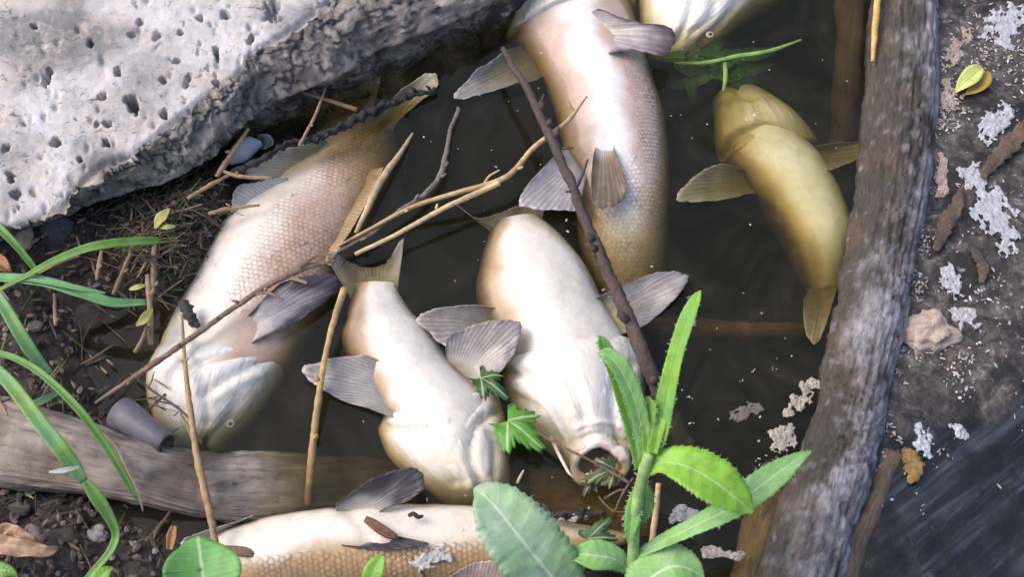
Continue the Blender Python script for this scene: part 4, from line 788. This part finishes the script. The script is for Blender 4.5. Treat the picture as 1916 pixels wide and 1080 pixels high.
heart('heart_leaf', 378, 1068, .16, 54, (0.13, 0.36, 0.09), 'round heart shaped bright green leaf at the bottom edge', rot=math.pi*0.96, sx=1.38)
ribbon('leaf', [(690, 1105, .12, 12), (698, 1075, .14, 19), (710, 1050, .145, 12), (718, 1040, .145, 2)], (0.24, 0.50, 0.06), LEAF, 'small lime green leaf tip at the bottom edge below the carp', 'leaf', n=26)
ribbon('leaf', [(160, 1110, .10, 8), (185, 1085, .11, 15), (200, 1070, .11, 10), (212, 1062, .105, 1)], (0.20, 0.42, 0.05), LEAF, 'small green sprout on the bank at the bottom edge', 'leaf', n=22)
ribbon('leaf', [(-30, 1075, .10, 10), (0, 1068, .11, 16), (22, 1072, .11, 9), (34, 1082, .105, 1)], (0.16, 0.36, 0.06), LEAF, 'green leaf tip in the bottom left corner', 'leaf', n=22)
ribbon('dry_leaf', [(-40, 1032, .11, 12), (0, 1024, .125, 20), (45, 1028, .125, 17), (85, 1034, .12, 12), (108, 1030, .115, 2)], (0.50, 0.33, 0.22), DRY, 'curled tan dry leaf on the mud at lower left', 'leaf', n=30, fold=0.7, wave=0.35, col2=(0.36, 0.21, 0.13))
ribbon('dry_leaf', [(0, 1008, .125, 4), (14, 992, .135, 10), (40, 1000, .135, 9), (66, 1010, .13, 2)], (0.46, 0.28, 0.17), DRY, 'small tan leaf curl above the larger dry leaf', 'leaf', n=24, fold=0.9, wave=0.4)
ribbon('dry_leaf', [(318, 1030, .06, 6), (322, 1005, .065, 9), (326, 985, .07, 5)], (0.34, 0.17, 0.07), DRY, 'rusty leaf scrap under the plank beside the bottom carp', 'leaf', n=16, fold=0.6)
ribbon('dry_leaf', [(-20, 485, .10, 8), (0, 492, .11, 14), (14, 505, .11, 9), (22, 516, .10, 2)], (0.30, 0.13, 0.05), DRY, 'rust brown leaf at the left edge below the slab', 'leaf', n=18, fold=0.5)
# yellow leaf on the scum: pale half over an amber half
ribbon('yellow_leaf', [(1788, 172, .02, 2), (1802, 156, .026, 13), (1818, 142, .03, 17), (1832, 130, .026, 11), (1838, 124, .02, 1)], (0.62, 0.66, 0.22), DRY, 'pale yellow leaf lying on the scum right of the log', 'leaf', n=24, fold=0.35)
ribbon('yellow_leaf', [(1806, 176, .014, 2), (1826, 164, .018, 12), (1842, 148, .02, 15), (1852, 134, .016, 2)], (0.44, 0.30, 0.05), DRY, 'amber leaf tucked under the pale yellow leaf', 'leaf', n=24, fold=0.35)
# lobed leaf by the open mouthed carp
def lobed(cx, cy, z, r, col, label, rot=0.0, sq=0.8, lobes=((-1.0, .75), (-.05, 1.0), (.95, .8)), arch=.012):
    """a leaf of pointed lobes spreading from its base at (cx, cy)"""
    V, K, U = [], [], []; nr, na = 9, 91
    for i in range(nr):
        for j in range(na):
            a = -2.2+4.4*j/(na-1); rr, vv = 0.42+0.06*math.sin(a*9), 1.0
            for ak, L in lobes:
                q = L*max(0.0, 1-abs(a-ak)/0.80)**0.62*(1+0.09*math.sin(a*31)); rr = max(rr, q); vv = min(vv, abs(a-ak))
            f = 0.02+0.98*i/(nr-1); rr *= f
            x, y = rr*math.cos(a)*r, rr*math.sin(a)*r*sq; x, y = x*math.cos(rot)-y*math.sin(rot), x*math.sin(rot)+y*math.cos(rot)
            p = P(cx+x, cy+y, z); p[2] += arch*math.sin(f*2.6)*math.cos(a)+.006*ns(p, 30, 2, 3); V.append(p); K.append(np.array(col)*(1+0.35*ns(p, 20, 3, 3))); U.append((f, vv*rr*1.6))
    return mk('lobed_leaf', V, grid_faces(nr, na), LEAF, None, np.clip(np.array(K), 0, .9), np.array(U), thick=.0008, label=label, catg='leaf')
lobed(950, 788, .03, 92, (0.10, 0.33, 0.03), 'bright green lobed leaf left of the gaping mouth', 0.75)
lobed(900, 706, .045, 72, (0.035, 0.10, 0.02), 'dark green lobed leaf between the two white carp', 0.75, 0.6)
lobed(1100, 1010, .06, 62, (0.06, 0.14, 0.05), 'dark leaf over the tail of the bottom carp', -0.3, 0.8, ((-.5, 1), (.4, .9)))
lobed(1150, 878, .045, 62, (0.12, 0.14, 0.06), 'olive leaf scrap caught in the gaping mouth', 2.7, 0.8)
lobed(1112, 900, .035, 40, (0.09, 0.12, 0.05), 'smaller olive scrap on the lip of the gaping mouth', 2.2, 0.7)
for pts, lab in [([(1096, 888, .05, 2), (1130, 885, .05, 2.4), (1152, 890, .05, 2)], 'pale grass straw in the gaping mouth'), ([(1130, 935, .03, 2), (1160, 918, .04, 3), (1190, 925, .04, 2)], 'curled brown root under the lower lip'), ([(1150, 960, .03, 2), (1165, 925, .045, 2.5), (1185, 895, .05, 2)], 'thin root rising beside the gaping mouth'), ([(1120, 930, .03, 2), (1145, 955, .03, 2), (1180, 960, .035, 1.5)], 'thin root curving under the gaping mouth')]:
    stick('root', pts, (0.42, 0.42, 0.25) if 'pale' in lab else (0.13, 0.09, 0.06), lab, 'root', STRAW, 20, 0.2, 1, seg=6)

# weed under water at the top right
wd = empty('water_weed', P(1330, 120, -.03), 'dark green weed with a pale stem under water below the top carp head', 'plant')
stick('stem', [(1262, 118, -.03, 3), (1320, 117, -.012, 4), (1380, 105, -.008, 4.5), (1440, 95, -.008, 4), (1500, 74, -.015, 2)], (0.26, 0.42, 0.12), None, None, STRAW, 40, 0.15, 0, [[(1356, 112, -.015, 4), (1358, 140, -.012, 5), (1354, 172, -.02, 3)]], parent=wd)
for k in range(34):
    a = random.uniform(0, 6.28); L = random.uniform(40, 95); cx, cy = random.uniform(1270, 1400), random.uniform(95, 150); x, y = math.cos(a)*L, math.sin(a)*L*0.55
    ribbon('leaf', [(cx, cy, -.035, 4), (cx+x*.3, cy+y*.3, -.042, 11), (cx+x*.7, cy+y*.7, -.055, 9), (cx+x, cy+y, -.075, 1)], (0.055, 0.19, 0.02), LEAF, parent=wd, n=14, nc=5)

# thistle in front
th = empty('thistle', P(1188, 1100, .05), 'bristly green thistle with long leaves in front of the gaping carp', 'plant')
stick('stem', [(1178, 1120, .10, 13), (1184, 1060, .18, 12), (1187, 980, .25, 11), (1196, 920, .31, 11), (1206, 880, .34, 12), (1214, 850, .36, 10)], (0.30, 0.45, 0.16), None, None, STRAW, 50, 0.12, 0, parent=th)
Ga, Gb, Gc = (0.27, 0.54, 0.06), (0.22, 0.48, 0.11), (0.28, 0.50, 0.20)
def tleaf(pts, col, col2=None, m=BLUELEAF, fold=0.3, tilt=0.0, tn=27, n=90, teeth=0.11, **kw): return ribbon('leaf', pts, col, m, parent=th, col2=col2, fold=fold, tilt=tilt, teeth=teeth, tn=tn, n=n, nc=9, thick=.0012, bristle=0.2, **kw)
tleaf([(1216, 862, .34, 10), (1232, 815, .37, 17), (1246, 740, .41, 17), (1262, 670, .44, 15), (1284, 600, .47, 15), (1302, 558, .49, 9), (1311, 544, .50, 1)], Ga, Gb, GRASS, 0.35, 0.5)
tleaf([(1206, 862, .34, 10), (1200, 800, .38, 15), (1184, 740, .42, 16), (1160, 690, .45, 17), (1136, 665, .46, 11), (1118, 662, .46, 1)], Gb, Gc, BLUELEAF, 0.4, 0.3)
tleaf([(1196, 880, .33, 8), (1186, 820, .36, 13), (1170, 760, .39, 15), (1150, 700, .42, 13), (1132, 650, .44, 13), (1122, 628, .45, 3)], Ga, Gb, BLUELEAF, 0.3, -0.4)
tleaf([(1208, 858, .35, 6), (1212, 800, .38, 12), (1213, 765, .40, 15), (1214, 742, .41, 2)], (0.30, 0.56, 0.06), None, GRASS, 0.4)
tleaf([(1222, 850, .36, 8), (1234, 790, .385, 14), (1250, 740, .40, 10), (1254, 725, .40, 1)], (0.28, 0.52, 0.07), None, GRASS, 0.4)
tleaf([(1204, 884, .335, 10), (1240, 866, .355, 24), (1290, 876, .37, 40), (1340, 905, .37, 44), (1380, 936, .36, 30), (1398, 952, .35, 14), (1408, 962, .345, 1)], (0.26, 0.53, 0.05), Ga, LEAF, 0.16, 0.1, 20)
tleaf([(1190, 1040, .20, 8), (1240, 1014, .23, 14), (1300, 985, .26, 18), (1360, 955, .28, 24), (1410, 920, .29, 29), (1455, 886, .29, 25), (1495, 858, .28, 12), (1520, 844, .27, 1)], Gb, Gc, BLUELEAF, 0.2, 0.25, 26)
tleaf([(1075, 1140, .14, 30), (1030, 1078, .20, 62), (975, 1010, .24, 66), (932, 955, .25, 52), (902, 925, .25, 26), (886, 916, .245, 2)], (0.27, 0.45, 0.22), (0.34, 0.48, 0.34), BLUELEAF, 0.16, 0.1, 20, teeth=0.10)
tleaf([(1182, 1072, .17, 7), (1150, 1048, .20, 22), (1110, 1040, .21, 27), (1070, 1038, .205, 12), (1040, 1038, .20, 1)], Gb, Gc, BLUELEAF, 0.25, 0.1)
tleaf([(1180, 1130, .16, 20), (1215, 1085, .20, 48), (1255, 1062, .22, 46), (1290, 1066, .22, 30), (1318, 1084, .21, 2)], Gc, Gb, BLUELEAF, 0.18, 0.2)
tleaf([(1196, 905, .30, 6), (1186, 950, .28, 14), (1180, 990, .26, 12), (1176, 1018, .24, 2)], Gb, None, BLUELEAF, 0.3)
tleaf([(1204, 900, .29, 5), (1210, 940, .27, 14), (1207, 965, .26, 9), (1200, 982, .25, 1)], (0.19, 0.42, 0.10), None, LEAF, 0.3)

# ------------------------------------------------------------------ stones, pipe, froth, bits
def stone(px, py, z, r, sq, col, label, nz=0.35, nsc=22, catg='stone'): 
    return ball('stone', P(px, py, z), r, STONE, None, col, sq, nz, nsc, (22, 30), label=label, catg=catg)
stone(100, 430, .055, .034, (1, 0.85, 0.8), (0.085, 0.08, 0.095), 'dark slate grey stone under the left end of the slab')
stone(48, 442, .065, .028, (0.75, 1.1, 0.9), (0.46, 0.35, 0.25), 'tan stone wedged below the slab corner')
stone(1736, 622, .006, .046, (1.0, 0.9, 0.45), (0.50, 0.39, 0.33), 'pinkish lump with froth beside the log', 0.5, 40, 'lump')
for (x, y, r, c, l) in [(70, 1000, .018, (0.15, 0.12, 0.115), 'grey pebble above the dry leaf on the mud'), (178, 690, .010, (0.34, 0.3, 0.28), 'tiny pale pebble on the mud left of the water'), (126, 655, .012, (0.16, 0.14, 0.14), 'small grey pebble on the mud beside the wide blade'), (60, 612, .012, (0.15, 0.12, 0.115), 'small pebble under the wide grass blade'), (180, 1000, .020, (0.28, 0.26, 0.27), 'pale stone chip on the bank right of the dry leaf'), (40, 950, .016, (0.10, 0.08, 0.075), 'dark pebble below the plank')]:
    stone(x, y, bank_z(x, y)+r*.1, r*.85, (1.3, 1, .6), c, l, 0.7, 40)

pp = empty('pipe_piece', P(262, 800, .04), 'dark grey tapered plastic pipe end lying on the plank', 'pipe')
a, b = P(222, 772, .045), P(312, 832, .058); ax = (b-a)/np.linalg.norm(b-a)
prof = [(0, .0), (0, .026), (.03, .031), (.3, .029), (.7, .022), (.93, .0175), (.95, .0165)]
def lathe(prof, a, b, seg=28):
    L = np.linalg.norm(b-a); n = np.cross(ax, [0, 0, 1]); n /= np.linalg.norm(n); m_ = np.cross(ax, n); V = []
    for t, r in prof:
        for j in range(seg+1): an = 2*math.pi*(j % seg)/seg; V.append(a+ax*t*L+(n*math.cos(an)+m_*math.sin(an))*r)
    return np.array(V), grid_faces(len(prof), seg+1)
V, F = lathe(prof, a, b); mk('body', V, F, PIPE, pp, np.full((len(V), 3), (0.125, 0.115, 0.145)))
V, F = lathe([(.94, .0165), (.95, .0185), (.99, .0185), (1.0, .017), (.99, .012), (.80, .011), (.80, 0)], a, b); mk('rim', V, F, PIPE, pp, np.full((len(V), 3), (0.05, 0.045, 0.055)))

def biggest(F):
    """the largest connected raft of faces"""
    par = {}
    def find(a):
        while par.setdefault(a, a) != a: par[a] = par[par[a]]; a = par[a]
        return a
    for q in F:
        for i in q[1:]: par[find(i)] = find(q[0])
    cnt = {}
    for q in F: r = find(q[0]); cnt[r] = cnt.get(r, 0)+1
    b = max(cnt, key=cnt.get); return [q for q in F if find(q[0]) == b]
def froth(px, py, rx, ry, rot, z, hgt, col, label, seed, name='foam_patch', group='foam patches on the scum'):
    """lacy raft of froth with a ragged edge and stray islands"""
    m_ = 64; g_ = np.linspace(-1.7, 1.7, m_); V, K, fl = [], [], []; cr, sr = math.cos(rot), math.sin(rot)
    for a in g_:
        for b in g_:
            x, y = a*rx, b*ry; p = P(px+x*cr-y*sr, py+x*sr+y*cr, z)
            f = 1.0-math.hypot(a, b)+0.8*ns(p, 28, seed, 7)+0.5*ns(p, 90, seed, 5)
            k = 0.55+0.5*ns(p, 75, seed, 4)+0.45*ns(p, 240, seed, 2)
            p[2] += -0.001+hgt*min(1, max(f, 0)*2.2)**0.6*max(k, 0.08); V.append(p); fl.append(f); K.append(np.array(col)*(0.72+0.45*k))
    ok = np.array(fl).reshape(m_, m_) > 0.02; F = biggest([q for q in grid_faces(m_, m_) if all(ok[i//m_, i % m_] for i in q)])
    use = sorted({i for q in F for i in q}); ix = {a: b for b, a in enumerate(use)}
    return mk(name, np.array([V[i] for i in use]), [[ix[i] for i in q] for q in F], FOAM, cols=np.clip(np.array([K[i] for i in use]), 0, .8), label=label, catg='foam', group=group)
FO = (0.50, 0.51, 0.575)
for i, (x, y, rx, ry, ro, c, l) in enumerate([(1858, 395, 72, 38, 1.0, FO, 'largest bluish foam patch near the right edge'), (1858, 232, 40, 26, -0.9, FO, 'bluish foam patch below the yellow leaf'), (1780, 520, 40, 20, 1.1, FO, 'foam patch between the big one and the pinkish lump'), (1726, 822, 17, 34, -0.15, (0.50, 0.53, 0.60), 'oval grey foam patch low beside the log'),
        (1888, 40, 40, 48, 0.4, FO, 'foam patch in the upper right corner'), (1815, 330, 28, 22, 0.5, FO, 'foam patch just above the largest one'), (1800, 590, 26, 20, 0.3, (0.52, 0.48, 0.52), 'foam patch right of the pinkish lump'), (1905, 470, 22, 16, 0.2, FO, 'foam patch at the right edge under the largest one'),
        (1790, 800, 22, 9, 0.7, FO, 'thin foam streak right of the oval patch'), (1500, 745, 20, 38, 0.35, (0.42, 0.37, 0.32), 'tan foam clinging to the left side of the log'), (1468, 815, 26, 20, -0.5, (0.42, 0.38, 0.33), 'tan foam below the other clinging foam at the log'), (1524, 716, 18, 12, 0, (0.45, 0.42, 0.40), 'small tan foam tip above the clinging foam'),
        (1345, 1035, 46, 12, 0.1, (0.46, 0.41, 0.38), 'long foam patch at the foot of the thistle'), (1290, 965, 36, 16, 0.2, (0.34, 0.34, 0.36), 'grey bubbly foam behind the big thistle leaf'), (1395, 770, 30, 12, -0.5, (0.16, 0.14, 0.12), 'dim brownish scum spot on the black water'), (800, 1042, 34, 18, 0.0, (0.55, 0.53, 0.54), 'bubbly foam under the fin of the bottom carp'),
        (1060, 966, 60, 8, 0.05, (0.50, 0.47, 0.45), 'foam strip along the dark stick'), (1770, 180, 16, 30, 0.3, (0.50, 0.40, 0.36), 'pinkish crumbly foam left of the yellow leaf'), (1790, 90, 22, 34, 0.5, (0.42, 0.33, 0.29), 'pinkish crumbly foam above the yellow leaf'), (1762, 330, 14, 36, 0.1, (0.46, 0.36, 0.31), 'pinkish crumbly foam along the log')]):
    zz = .002 if x < 1560 else .007
    if '800' in str(x) and y == 1042: zz = .030
    if x == 1060: zz = .028
    froth(x, y, rx, ry, ro, zz, 0.002 if 'dim' in l else .006, c, l, 3.1+i*1.37)
# bark chips on the scum
for (pts, l) in [([(1838, 332, .015, 5), (1862, 300, .02, 13), (1895, 265, .022, 16), (1930, 225, .02, 10)], 'brown bark chip above the largest foam patch'), ([(1752, 470, .015, 4), (1766, 430, .02, 14), (1790, 385, .02, 12), (1800, 350, .015, 4)], 'brown bark chip between the log and the largest foam patch'), ([(1690, 840, .016, 4), (1706, 860, .02, 16), (1712, 885, .02, 14), (1700, 905, .015, 4)], 'amber bark chip beside the oval foam patch'), ([(1820, 465, .012, 5), (1840, 500, .016, 10), (1836, 530, .012, 4)], 'dark bark chip under the largest foam patch')]:
    ribbon('bark_chip', pts, (0.13, 0.085, 0.062) if 'amber' not in l else (0.30, 0.19, 0.05), TWIG, l, 'bark chip', n=40, nc=9, fold=-0.12, wave=.25, teeth=.5, tn=7, col2=(0.07, 0.05, 0.04), thick=.004)
ribbon('bark_chip', [(684, 972, .052, 6), (700, 982, .056, 9), (724, 998, .056, 9), (742, 1006, .052, 5)], (0.16, 0.075, 0.04), TWIG, 'reddish bark chip resting on the bottom carp', 'bark chip', n=16, thick=.005)
ribbon('bark_chip', [(764, 966, .048, 3), (774, 962, .05, 4), (782, 968, .05, 4), (792, 966, .048, 2)], (0.025, 0.02, 0.02), TWIG, 'black crumb on the back of the bottom carp', 'bark chip', n=12, thick=.003)
ribbon('bark_chip', [(378, 1026, .02, 4), (420, 1030, .03, 8), (460, 1034, .034, 9), (478, 1042, .03, 3)], (0.19, 0.12, 0.085), TWIG, 'curled bark piece between the heart leaf and the bottom carp', 'bark chip', n=16, thick=.004)
# flies on the carp
def fly(px, py, z, s, rot, label):
    e = empty('fly', P(px, py, z), label, 'fly', 'flies on the open mouthed carp'); c = P(px, py, z); dd = np.array([math.cos(rot), math.sin(rot), 0]); sd_ = np.array([-dd[1], dd[0], 0])
    ball('abdomen', c-dd*s*.5+np.array([0, 0, s*.4]), s*.5, BUG, e, (0.012,)*3, (1, .8, .7), res=(8, 12)); ball('head', c+dd*s*.45+np.array([0, 0, s*.4]), s*.3, BUG, e, (0.02, .012, .012), res=(8, 10))
    for k in (-1, 1):
        p = c+np.array([0, 0, s*.75]); mk('wing', [p, p-dd*s*1.3+sd_*k*s*.3, p-dd*s*1.4+sd_*k*s*.75, p-dd*s*.6+sd_*k*s*.6], [(0, 1, 2, 3)], BUG, e, np.full((4, 3), .06), thick=.0002)
fly(993, 552, .030, .0055, 1.8, 'black fly on the upper belly of the open mouthed carp')
fly(1089, 664, .040, .0052, 0.4, 'black fly near the gills of the open mouthed carp')

# ------------------------------------------------------------------ uncountable bits
def bits(name, pts, mk_dim, cols, m, label, catg):
    V, F, K = [], [], []
    for p in pts:
        L, w, t = mk_dim(); a = random.uniform(0, math.pi); tl = random.uniform(-.35, .35); dd = np.array([math.cos(a)*math.cos(tl), math.sin(a)*math.cos(tl), math.sin(tl)]); s = np.cross(dd, [0, 0, 1.]); s /= np.linalg.norm(s)+1e-9; u = np.cross(s, dd)
        k = len(V); bend = u*L*random.uniform(-.12, .12); c = np.array(random.choice(cols))*random.uniform(.6, 1.3)
        for f, sc in ((-.5, .6), (0, 1), (.5, .5)):
            q = p+dd*L*f+bend*(1-4*f*f); V += [q+s*w*sc, q+u*t*sc, q-s*w*sc, q-u*t*sc]
        for r in (0, 4):
            for j in range(4): F.append((k+r+j, k+r+(j+1) % 4, k+r+4+(j+1) % 4, k+r+4+j))
        F += [(k, k+3, k+2, k+1), (k+8, k+9, k+10, k+11)]; K += [c]*12
    return mk(name, np.array(V), F, m, cols=np.clip(np.array(K), .01, .8), label=label, catg=catg, kind='stuff', smooth=False)
pts = []
while len(pts) < 900:
    x, y = random.uniform(-60, 430), random.uniform(320, 1110); p = P(x, y, .03); q = p[None, :2]
    if not inside(q, shore_w)[0]: continue
    pts.append(np.array([p[0], p[1], bank_z(x, y)+.004]))
bits('soil_crumbs', pts, lambda: (random.uniform(.006, .02), random.uniform(.002, .006), random.uniform(.002, .004)), [(.16, .12, .11), (.07, .05, .045), (.26, .20, .18), (.10, .06, .045)], STONE, 'soil crumbs and bark bits strewn over the mud bank', 'crumbs')
pts = []
for _ in range(1150):
    if random.random() < .8: x, y = random.gauss(315, 75), random.gauss(425, 62)
    else: x, y = random.uniform(-20, 330), random.uniform(480, 1080)
    if 400 < x+y*0.2 and x > 420: continue
    if y < 700 and x > 425-(y-380)*.62: continue
    pts.append(P(x, y, max(bank_z(x, y), .0)+random.uniform(.004, .018)))
bits('straw_litter', pts, lambda: (random.choice([.012, .02, .03, .06, .09])*random.uniform(.7, 1.2), random.uniform(.0007, .0024), random.uniform(.0007, .0018)), [(.16, .10, .06), (.09, .055, .04), (.26, .19, .11), (.05, .036, .03), (.06, .04, .03), (.10, .14, .04)], STRAW, 'tangled straw and root litter on the mud below the slab', 'litter')
pts = []
for (x, y) in [(1410, 695), (1450, 690), (1290, 745), (1295, 790), (1418, 860), (1390, 715)]: pts += [P(x+random.uniform(-6, 6), y+random.uniform(-4, 4), .002) for _ in range(3)]
for _ in range(150):
    x, y = random.uniform(640, 1600), random.uniform(30, 1060); pts.append(P(x, y, .0015))
bits('water_specks', pts, lambda: (random.choice([.0015, .002, .002, .003, .005, .007]), random.uniform(.0007, .0025), .001), [(.6, .58, .55), (.5, .47, .42)], FOAM, 'white specks floating on the dark water', 'specks')
pts = []
while len(pts) < 1500:
    x = 1695+abs(random.gauss(0, 120)); y = random.uniform(-20, 1000)*random.uniform(.5, 1); p = P(x-(y-300)*.12, y, .008)
    if random.random() < sstep(-.15, .5, ns(p, 9, 4, 4)): pts.append(p)
bits('froth_crumbs', pts, lambda: (random.choice([.002, .003, .004, .006, .010]), random.uniform(.0008, .003), random.uniform(.0008, .002)), [(.55, .51, .54), (.50, .41, .38), (.42, .32, .27), (.58, .58, .64)], FOAM, 'froth crumbs scattered over the scum beside the log', 'crumbs')
